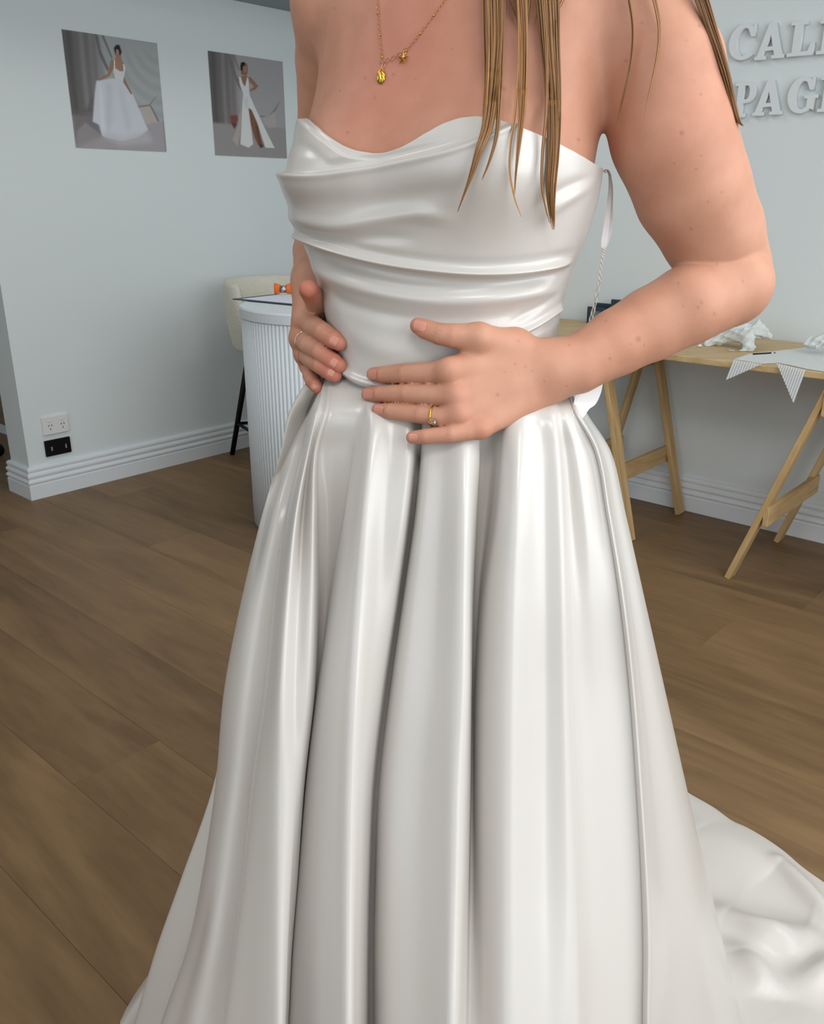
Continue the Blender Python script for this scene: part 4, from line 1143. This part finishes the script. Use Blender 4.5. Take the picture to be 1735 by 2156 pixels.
sh2 = [([(500, 190), (545, 195), (640, 560), (690, 640), (740, 870), (640, 700), (545, 450)], (112, 110, 108), 2, .8), ([(580, 200), (620, 210), (715, 480), (690, 500)], (116, 116, 116), 2, .7),
       ([(1050, 1280), (1170, 1300), (1290, 1190), (1420, 1000), (1310, 1210), (1180, 1320), (1060, 1310)], (116, 114, 114), 2, .9), ([(1090, 1320), (1310, 1210), (1330, 1480), (1180, 1500)], (172, 166, 164), 4, .8),
       ([(530, 1280), (650, 1270), (665, 1350), (600, 1500), (545, 1420)], (128, 70, 62), 3, .95), ([(560, 1420), (640, 1420), (600, 1520)], (70, 54, 50), 3, .8),
       ([(690, 600), (725, 600), (790, 770), (830, 610), (860, 640), (865, 860), (880, 940), (960, 1130), (1080, 1400), (1200, 1660), (1290, 1850), (1130, 1840), (1010, 1450), (850, 1150), (890, 1500), (920, 1780), (840, 1840), (700, 1780), (740, 1100), (760, 900), (700, 720)], (214, 216, 216), 1, 1),
       ([(720, 1180), (690, 1250), (660, 1450), (560, 1700), (650, 1820), (720, 1500)], (178, 166, 160), 3, .9),
       ([(850, 1150), (900, 1180), (1000, 1420), (1060, 1700), (1110, 1830), (1010, 1800), (940, 1650), (890, 1450)], (126, 86, 64), 2, 1), ([(960, 1450), (1000, 1450), (1060, 1780), (1020, 1790)], (96, 66, 52), 2, .8),
       ([(725, 590), (830, 560), (830, 620), (795, 770), (750, 700)], (150, 110, 86), 1, 1), ([(855, 600), (900, 610), (1025, 765), (980, 820), (885, 860), (880, 830), (950, 770), (865, 680)], (148, 110, 88), 1, 1),
       ([(735, 345), (790, 340), (840, 380), (850, 470), (830, 560), (735, 560), (720, 420)], (132, 92, 78), 1, 1), ([(735, 345), (790, 338), (805, 375), (760, 420), (750, 500), (722, 470), (722, 390)], (30, 26, 26), 1, 1),
       ([(770, 420), (830, 400), (840, 480), (800, 540), (770, 500)], (168, 122, 108), 2, .9),
       ([(760, 980), (850, 960), (850, 1130), (800, 1150)], (196, 200, 200), 4, .7), ([(1020, 1790), (1070, 1780), (1100, 1830), (1040, 1850)], (64, 56, 56), 1, .8)]
wall_print([(438, 106), (597, 131), (602, 333), (452, 327)], print_image('print_slit_gown', Q2_, bg2, sh2), 'smaller photo print of a woman in a slit white gown, hand on hip')

# ------------------------------------------------------------------ raised letters on the back wall
def arc(cx_, cy_, rx, ry, a0, a1, n=18):
    return [(cx_+rx*math.cos(math.radians(a)), cy_+ry*math.sin(math.radians(a))) for a in np.linspace(a0, a1, n)]
GL = {
 'L': ([[(0, 0), (.76, 0), (.76, .34), (.67, .34), (.60, .11), (.37, .11), (.37, .90), (.48, .90), (.48, 1), (.02, 1), (.02, .90), (.14, .90), (.14, .10), (0, .10)]], .76),
 'I': ([[(0, 0), (.50, 0), (.50, .1), (.37, .1), (.37, .9), (.50, .9), (.50, 1), (0, 1), (0, .9), (.13, .9), (.13, .1), (0, .1)]], .50),
 'A': ([[(0, 0), (.34, 0), (.34, .09), (.25, .09), (.29, .24), (.58, .24), (.63, .09), (.54, .09), (.54, 0), (.92, 0), (.92, .09), (.86, .09), (.56, 1), (.36, 1), (.07, .09), (0, .09)], [(.335, .34), (.55, .34), (.443, .70)]], .92),
 'C': ([arc(.44, .5, .44, .52, 50, 312, 30)+arc(.46, .5, .22, .41, 305, 62, 24)+[(.66, .64), (.76, .64), (.76, 1.0), (.70, 1.0)]], .78),
 'G': ([arc(.44, .5, .44, .52, 50, 312, 30)+[(.84, .06), (.84, .40), (.92, .40), (.92, .49), (.52, .49), (.52, .40), (.62, .40), (.62, .14)]+arc(.46, .5, .22, .41, 300, 62, 24)+[(.66, .64), (.76, .64), (.76, 1.0), (.70, 1.0)]], .92),
 'P': ([[(0, 0), (.48, 0), (.48, .1), (.37, .1), (.37, .40), (.52, .40)]+arc(.52, .70, .31, .30, -88, 88, 16)+[(.52, 1), (0, 1), (0, .9), (.13, .9), (.13, .1), (0, .1)], [(.37, .50), (.49, .50)]+arc(.49, .70, .12, .20, -85, 85, 12)+[(.49, .90), (.37, .90)]], .83),
 'N': ([[(0, 0), (.36, 0), (.36, .09), (.26, .09), (.26, .66), (.66, 0), (.82, 0), (.82, .91), (.92, .91), (.92, 1), (.58, 1), (.58, .91), (.68, .91), (.68, .40), (.32, 1), (0, 1), (0, .91), (.12, .91), (.12, .09), (0, .09)]], .92)}
def letter(ch, u0, u1, vb, vt, label):
    t0, _, z0 = pix_wall(u0, vb, 's', .02); t1, _, _ = pix_wall(u1, vb, 's', .02); _, _, z1 = pix_wall(u0, vt, 's', .02)
    cu = bpy.data.curves.new('letter', 'CURVE'); cu.dimensions = '2D'; cu.fill_mode = 'BOTH'; cu.extrude = .0095; cu.bevel_depth = .0008; cu.bevel_resolution = 0
    polys, wd = GL[ch]; sx = (t1-t0)/wd; sz = z1-z0
    for P in polys:
        s = cu.splines.new('POLY'); s.points.add(len(P)-1); s.use_cyclic_u = True
        for q, (x, y) in zip(s.points, P): q.co = (x*sx, y*sz, 0, 1)
    tmp = bpy.data.objects.new('tmp', cu); COL.objects.link(tmp)
    me = bpy.data.meshes.new_from_object(tmp.evaluated_get(bpy.context.evaluated_depsgraph_get()))
    bpy.data.objects.remove(tmp)
    me.name = 'wall_letter'; me.materials.clear(); me.materials.append(M_LETTER)
    o = bpy.data.objects.new('wall_letter', me); COL.objects.link(o)
    p = room(t0, .0105, z0)
    o.matrix_world = Matrix(((E2[0], 0, N2[0], p.x), (E2[1], 0, N2[1], p.y), (0, 1, 0, p.z), (0, 0, 0, 1)))
    meta(o, label, 'letter', 'raised white letters on the wall')
letter('C', 1531, 1584, 128, 57, 'raised white letter C beginning the upper word on the wall')
letter('A', 1588, 1648, 127, 53, 'raised white letter A of the upper word, between C and L')
letter('L', 1656, 1710, 120, 48, 'raised white letter L of the upper word on the wall')
letter('I', 1718, 1755, 115, 44, 'raised white letter cut by the frame edge, ending the upper word')
letter('P', 1541, 1584, 248, 175, 'raised white letter P of the lower word, next to the hair')
letter('A', 1584, 1644, 244, 172, 'raised white letter A of the lower word, between P and G')
letter('G', 1654, 1716, 239, 167, 'raised white letter G of the lower word on the wall')
letter('N', 1720, 1785, 236, 163, 'raised white letter cut by the frame edge after the G')

# ------------------------------------------------------------------ sockets
def socket(u0, u1, v0, v1, label, name, cat, m):
    c = [pix_wall(u, v, 't', T_A+.01) for u, v in ((u0[0], v0[0]), (u1[0], v0[1]), (u1[1], v1[1]), (u0[1], v1[0]))]
    sl = (c[0][1]+c[3][1])/2; sr = (c[1][1]+c[2][1])/2; zt = (c[0][2]+c[1][2])/2; zb = (c[2][2]+c[3][2])/2
    print('SOCKET', sl, sr, zt, zb)
    o = empty(name, room(T_A, (sl+sr)/2, zb), label, cat)
    room_box('plate', (T_A+.0003, T_A+.010), (sr, sl), (zb, zt), m, o, .002, 2)
    return o, sl, sr, zb, zt
o, sl, sr, zb, zt = socket((87.5, 92), (141.5, 145.5), (881, 870), (918, 907), 'white double power point with two switches low on the wall', 'power_outlet', 'outlet', M_WHITE)
for f in (.28, .76):
    s = sl+(sr-sl)*f; hz = zt-zb; 
    room_box('switch', (T_A+.0098, T_A+.013), (s-.005, s+.006), (zt-.30*hz, zt-.20*hz), M_WHITE, o, .001, 1)
    for ds, dz_, rot in ((-.0065, .50, .5), (.0065, .50, -.5), (0, .70, 0)):
        bm = bmesh.new(); bm_box(bm, room(T_A+.0101, s-.001+ds, zt-dz_*hz), (.0012, .0028, .0085), RZ @ Matrix.Rotation(rot, 3, 'X')); bm_obj('slot', bm, M_SLOT, o)
o, sl, sr, zb, zt = socket((93.5, 98.5), (147, 151), (929.5, 919), (963, 951), 'black data plate with two ports below the white power point', 'data_plate', 'outlet', M_BLACK)
for f in (.24, .80):
    s = sl+(sr-sl)*f; zc = zb+(zt-zb)*.46
    room_box('port', (T_A+.0095, T_A+.0108), (s-.003, s+.003), (zc-.009, zc+.009), M_GREYP, o)

# ------------------------------------------------------------------ fluted round counter, clipboard and clamp
PC = Vector((-.285, 3.30, 0)); PR = .350; PH_ = .842
ct = empty('fluted_counter', PC, 'round white fluted counter pedestal standing behind the skirt', 'counter')
bm = bmesh.new()
prof = [(0, 0), (PR-.012, 0), (PR-.004, .006), (PR-.004, PH_-.04), (PR+.006, PH_-.038), (PR+.007, PH_-.006), (PR+.003, PH_), (0, PH_)]
def lathe(bm, prof, c, n=96):
    rings = []
    for r, z in prof:
        rings.append([bm.verts.new((c[0]+r*math.cos(2*math.pi*k/n), c[1]+r*math.sin(2*math.pi*k/n), c[2]+z)) for k in range(n)] if r > 1e-6 else [bm.verts.new((c[0], c[1], c[2]+z))])
    for a, b in zip(rings[:-1], rings[1:]):
        for k in range(n):
            if len(a) == 1 and len(b) == 1: continue
            if len(a) == 1: bm.faces.new((a[0], b[(k+1) % n], b[k]))
            elif len(b) == 1: bm.faces.new((a[k], a[(k+1) % n], b[0]))
            else: bm.faces.new((a[k], a[(k+1) % n], b[(k+1) % n], b[k]))
lathe(bm, prof, PC); bm_obj('drum', bm, M_FLUTE, ct)
NS = 128; wdt = 2*math.pi*PR/NS
V = []; F = []
for z in (.004, PH_-.041):
    for a in np.linspace(0, math.pi, 6): V.append((-wdt*.46*math.cos(a), -.0075*math.sin(a), z))
for k in range(5): F.append((k, k+1, 7+k, 6+k))
F.append(tuple(range(5, -1, -1))); F.append(tuple(range(6, 12)))
sl_me = pyd('slat', V, F); sl_me.materials.append(M_FLUTE); sl_me.polygons.foreach_set('use_smooth', [True]*5+[False]*2)
for k in range(NS):
    a = 2*math.pi*k/NS
    o = bpy.data.objects.new('slat', sl_me); COL.objects.link(o); o.parent = ct
    o.location = (math.cos(a)*(PR-.005), math.sin(a)*(PR-.005), 0); o.rotation_euler = (0, 0, a+math.pi/2)
zc = PH_+.001
A_ = Vector(pixz(489, 629, zc+.004)); B_ = Vector(pixz(614, 641, zc+.004)); d1 = (B_-A_); d1.z = 0; d1.normalize(); d2 = Vector((-d1.y, d1.x, 0))
ang1 = math.atan2(d1.y, d1.x); R1 = Matrix.Rotation(ang1, 3, 'Z')
cb = empty('clipboard', A_+d1*.16+d2*.115-Vector((0, 0, .003)), 'dark edged clipboard with white paper lying on the fluted counter', 'clipboard')
bm = bmesh.new(); c0 = A_+d1*.165+d2*.115; bm_box(bm, (c0.x, c0.y, zc+.0025), (.33, .23, .004), R1, .0012, 1); bm_obj('board', bm, M_DARKBLUE, cb)
bm = bmesh.new(); c1 = c0+d1*.018+d2*.002; bm_box(bm, (c1.x, c1.y, zc+.0051), (.285, .206, .0009), R1); bm_obj('paper', bm, M_PAPER, cb)
oc = Vector(pixz(597, 620, zc+.006)); oc.z = zc+.006
og = empty('clamp', oc, 'small orange plastic clamp with a clear middle standing on the clipboard', 'clamp')
for sg in (-1, 1):
    bm = bmesh.new(); c = oc+Vector((sg*.0235, 0, .0225)); vs = bm_box(bm, c, (.025, .020, .043), None, .005, 2)
    for v in bm.verts:
        k = (v.co.x-oc.x)*sg
        v.co.z = oc.z+.0225+(v.co.z-oc.z-.0225)*(.80+.20*min(1, max(0, (k-.012)/.022)))
    bm_obj('jaw', bm, M_ORANGE, og, True)
bm = bmesh.new(); bmesh.ops.create_cone(bm, cap_ends=True, segments=20, radius1=.014, radius2=.014, depth=.026, matrix=Matrix.Translation(oc+Vector((0, 0, .021))) @ Matrix.Rotation(math.pi/2, 4, 'Y')); bm_obj('roller', bm, M_STEEL, og, True)

# ------------------------------------------------------------------ bar stool
SC0 = Vector((-.615, 4.02, 0)); face = math.atan2(-.91, .36)
bs = empty('bar_stool', SC0, 'cream boucle bar stool with thin black legs behind the fluted counter', 'stool')
V = []; F = []; na, npf = 36, 14
for i in range(na+1):
    q = i/na*2-1; a = face+math.pi+q*math.radians(118)
    top = .872-.010*abs(q)**3; bot = .575-.02*abs(q)
    lean = .020
    for k in range(npf):
        th = 2*math.pi*k/npf
        zz = (top+bot)/2+(top-bot)/2*max(-1, min(1, 1.12*math.sin(th))); 
        rr = .212+.026*math.cos(th)+lean*(zz-.6)*2
        taper = 1-.12*abs(q)*(1-(zz-bot)/(top-bot))
        V.append((SC0.x+rr*taper*math.cos(a), SC0.y+rr*taper*math.sin(a), zz))
for i in range(na):
    for k in range(npf): F.append((i*npf+k, i*npf+(k+1) % npf, (i+1)*npf+(k+1) % npf, (i+1)*npf+k))
F.append(tuple(range(npf-1, -1, -1))); F.append(tuple(na*npf+k for k in range(npf)))
link('backrest', pyd('backrest', V, F), M_BOUCLE, bs, smooth=True)
bm = bmesh.new(); lathe(bm, [(0, .545), (.17, .545), (.192, .56), (.196, .60), (.185, .63), (.15, .64), (0, .642)], SC0, 48); bm_obj('seat', bm, M_BOUCLE, bs, True)
feet = []
f0 = Vector(pixz(489, 957, 0.0)); r0 = f0-SC0; r0.z = 0
for k in range(4):
    rr = Matrix.Rotation(math.radians((0, 114, 184, 270)[k]), 3, 'Z') @ r0
    if k == 1 or k == 2: rr = rr*.82
    foot = SC0+rr; topp = SC0+rr*.52; feet.append((foot, topp))
    tube('leg', [(foot.x, foot.y, 0.001), (topp.x, topp.y, .555)], [.0125, .0150], M_BLACKM, bs, 12)
for k in range(4):
    a, b = feet[k], feet[(k+1) % 4]; t = .30
    pa = a[0].lerp(a[1], t); pb = b[0].lerp(b[1], t); tube('foot_rail', [(pa.x, pa.y, .555*t), (pb.x, pb.y, .555*t)], .008, M_BLACKM, bs, 8)

# ------------------------------------------------------------------ trestle table and what lies on it
TZ = .724
tt = room_box('table_top', (-.62, 1.75), (.012, .562), (TZ-.021, TZ), M_PLY, None, .003, 2)
meta(tt, 'pale plywood table top resting on trestles along the lettered wall', 'table top')
def slab(name, a, b, wdir, wd, th, m, parent):
    """board from a to b, width wd along wdir, thickness th"""
    a = Vector(a); b = Vector(b); d = (b-a); L_ = d.length; d.normalize(); wv = Vector(wdir); wv = (wv-d*wv.dot(d)).normalized(); n = d.cross(wv)
    bm = bmesh.new(); R = Matrix((d, wv, n)).transposed(); bm_box(bm, (0, 0, 0), (L_, wd, th), None, .0015, 1)
    me = bpy.data.meshes.new(name); bmesh.ops.recalc_face_normals(bm, faces=bm.faces); bm.to_mesh(me); bm.free()
    o = link(name, me, m, None); o.parent = parent
    M = Matrix.Translation((a+b)/2) @ R.to_4x4(); o.matrix_world = Matrix.Translation(parent.location) @ Matrix.Identity(4)
    o.matrix_basis = Matrix.Translation(-Vector(parent.location)) @ M
    return o
Nv = Vector((N2[0], N2[1], 0)); Ev = Vector((E2[0], E2[1], 0))
def trestle(tfoot, tapex, sgn, s0, s1, label):
    o = empty('trestle', room(tapex, .27, 0), label, 'trestle', 'pine trestles under the table')
    for sd_ in (-1, 1):
        tf = tapex+sd_*abs(tfoot-tapex); ta = tapex+sd_*.016
        for s in (s0, s1):
            slab('leg', room(tf, s, .0), room(ta, .27+(s-.27)*.96, TZ-.029), Nv, .050, .019, M_PINE, o)
        zc_ = .243; k = zc_/(TZ-.023); tb = tf+(ta-tf)*k+sd_*.0195*0+sd_*.0
        slab('crossbar', room(tb-sd_*.0195, s0-.02, zc_), room(tb-sd_*.0195, s1+.02, zc_), Vector((0, 0, 1)), .066, .018, M_PINE, o)
        k = .63/(TZ-.023); tb = tf+(ta-tf)*k
        slab('top_rail', room(tb-sd_*.0195, s0-.02, .63), room(tb-sd_*.0195, s1+.02, .63), Vector((0, 0, 1)), .075, .018, M_PINE, o)
    return o
trestle(.245, .055, 1, .065, .478, 'pine trestle half hidden behind the skirt and forearm')
trestle(.655, .895, -1, .10, .545, 'pine trestle whose leg leans across the right edge')
def tab(u, v, s): t, _, z = pix_wall(u, v, 's', s); return np.array(room(t, s, z))
_rg = np.random.RandomState(5); WAVES = []
for _k in range(9):
    _d = _rg.normal(size=3); _d /= np.linalg.norm(_d); WAVES.append((_d*_rg.uniform(35, 150), _rg.uniform(0, 6), _rg.uniform(.5, 1.1)))
def heap(name, prims, m, label, cat, amp=.0052, h=.0026):
    def f(P, hit):
        d = None
        for p in prims:
            if id(p) in hit: q = sd(p, P); d = q if d is None else smin(d, q, .010)
        if d is None: return np.full(len(P), 1.0)
        for kd, ph_, am in WAVES: d = d+amp*am*(np.abs(np.sin(P@kd+ph_))-.5)
        return np.maximum(d, TZ+.0005-P[:, 2])
    pts = np.concatenate([[p[1], p[2]] for p in prims]); V, Q = mesh_sdf(f, prims, pts.min(0)-.07, pts.max(0)+.07, h)
    o = link(name, fast_mesh(name, V, Q), m); return meta(o, label, cat)
S_ = .30
heap('lace_garment', [rc(tab(1474, 739, S_+.05), tab(1496, 724, S_), .014, .018), rc(tab(1496, 724, S_), tab(1532, 706, S_-.02), .018, .022), rc(tab(1532, 706, S_-.02), tab(1572, 706, S_), .022, .030),
                      rc(tab(1572, 708, S_), tab(1580, 734, S_+.03), .028, .018), rc(tab(1582, 738, S_+.03), tab(1536, 741, S_+.06), .013, .009), rc(tab(1510, 702, S_-.05), tab(1560, 694, S_-.06), .026, .032),
                      rc(tab(1560, 694, S_-.06), tab(1604, 700, S_-.08), .030, .022), rc(tab(1490, 738, S_+.05), tab(1498, 741, S_+.07), .013, .009), rc(tab(1596, 686, S_-.08), tab(1618, 704, S_-.09), .020, .014)],
     M_LACE, 'crumpled white lace garment heaped on the table by the forearm', 'garment')
heap('lace_piece', [rc(tab(1702, 720, .25), tab(1760, 716, .25), .020, .024), rc(tab(1696, 725, .27), tab(1735, 732, .30), .010, .014), rc(tab(1726, 712, .2), tab(1780, 708, .2), .018, .02)],
     M_LACE, 'white lace trim bunched on top of the tulle at the right edge', 'lace')
tl = empty('tulle_strip', room(.75, .45, TZ), 'white pleated tulle with pointed ends hanging over the table edge', 'tulle')
zt_ = TZ+.0012
top_px = [(1546, 757), (1578, 746), (1640, 739), (1735, 728), (1810, 734), (1810, 790), (1740, 783), (1697, 777), (1666, 770), (1636, 764), (1604, 766)]
V = [pixz(u, v, zt_) for u, v in top_px]; n = len(V)
V = V+[p+np.array([0, 0, .0016]) for p in V]
link('sheet', pyd('sheet', V, [tuple(range(n-1, -1, -1)), tuple(range(n, 2*n))]+[(i, (i+1) % n, n+(i+1) % n, n+i) for i in range(n)]), M_LACE, tl)
def flag(uL, uR, tip, par, nple):
    tL = Vector(tab(*uL, .5665)); tR = Vector(tab(*uR, .5665)); tp = Vector(tab(*tip, .569)); V = []; F = []; na, nb = nple*4, 14
    for i in range(na+1):
        a = i/na; p0 = tL.lerp(tR, a)
        L_ = a if par == 'R' else 1-a
        d = (tp-tR) if par == 'R' else (tp-tL)
        for j in range(nb+1):
            b = j/nb*L_
            V.append(p0+d*b+Nv*(.0013*math.sin(i*math.pi/2)*min(1, .3+j/3)+.004))
    for i in range(na):
        for j in range(nb): F.append((i*(nb+1)+j, i*(nb+1)+j+1, (i+1)*(nb+1)+j+1, (i+1)*(nb+1)+j))
    link('pleated_end', pyd('pleated_end', V, F), M_TULLE, tl)
flag((1546, 757), (1606, 766), (1529, 800), 'L', 11)
flag((1636, 764), (1698, 778), (1672, 849), 'R', 12)
pn = empty('pen', room(.52, .33, TZ), 'thin dark pen lying on the table beside the lace garment', 'pen')
a = Vector(pixz(1586, 746, TZ+.004)); b = Vector(pixz(1632, 743, TZ+.004)); tube('barrel', [a, a.lerp(b, .8)], .0032, M_BLACKM, pn, 10); tube('cap', [a.lerp(b, .8), b], [.0036, .0036], M_STEEL, pn, 10)
def pframe(u0, u1, vt, s, label):
    t0, _, z1 = pix_wall(u0, vt, 's', s); t1, _, _ = pix_wall(u1, vt, 's', s)
    o = empty('picture_frame', room((t0+t1)/2, s, TZ), label, 'frame', 'small dark blue frames at the wall')
    w_ = .014; z0 = TZ+.0005
    for nm, tt_, zz in (('side_rail', (t0, t0+w_), (z0, z1)), ('side_rail', (t1-w_, t1), (z0, z1)), ('top_rail', (t0+w_, t1-w_), (z1-w_, z1)), ('bottom_rail', (t0+w_, t1-w_), (z0, z0+w_))):
        room_box(nm, tt_, (s-.008, s+.008), zz, M_DARKBLUE, o, .001, 1)
    room_box('picture', (t0+w_, t1-w_), (s-.006, s+.001), (z0+w_, z1-w_), M_GLASSY, o)
pframe(1239, 1274, 645, .075, 'front one of the small dark blue frames, lowest of the three')
pframe(1252, 1286, 637, .045, 'small dark blue frame standing just behind the lowest one')
pframe(1289, 1330, 630, .06, 'tallest small dark blue frame, cut off by the forearm')
# caster peeping in past the wall end
wc = Vector(pixz(-4, 962, 0.0)); wo = empty('caster', (wc.x, wc.y, 0), 'black caster wheel peeping past the wall end at the frame edge', 'wheel')
bm = bmesh.new(); bmesh.ops.create_cone(bm, cap_ends=True, segments=32, radius1=.035, radius2=.035, depth=.024, matrix=Matrix.Translation((wc.x, wc.y, .036)) @ Matrix.Rotation(math.pi/2, 4, 'X'))
bmesh.ops.bevel(bm, geom=[e for e in bm.edges if len(e.link_faces) == 2 and e.calc_face_angle(0) > 1], offset=.004, segments=2, affect='EDGES'); bm_obj('tyre', bm, M_BLACK, wo, True)
bm = bmesh.new(); bmesh.ops.create_cone(bm, cap_ends=True, segments=20, radius1=.012, radius2=.012, depth=.030, matrix=Matrix.Translation((wc.x, wc.y, .036)) @ Matrix.Rotation(math.pi/2, 4, 'X')); bm_obj('hub', bm, M_BLACKM, wo)
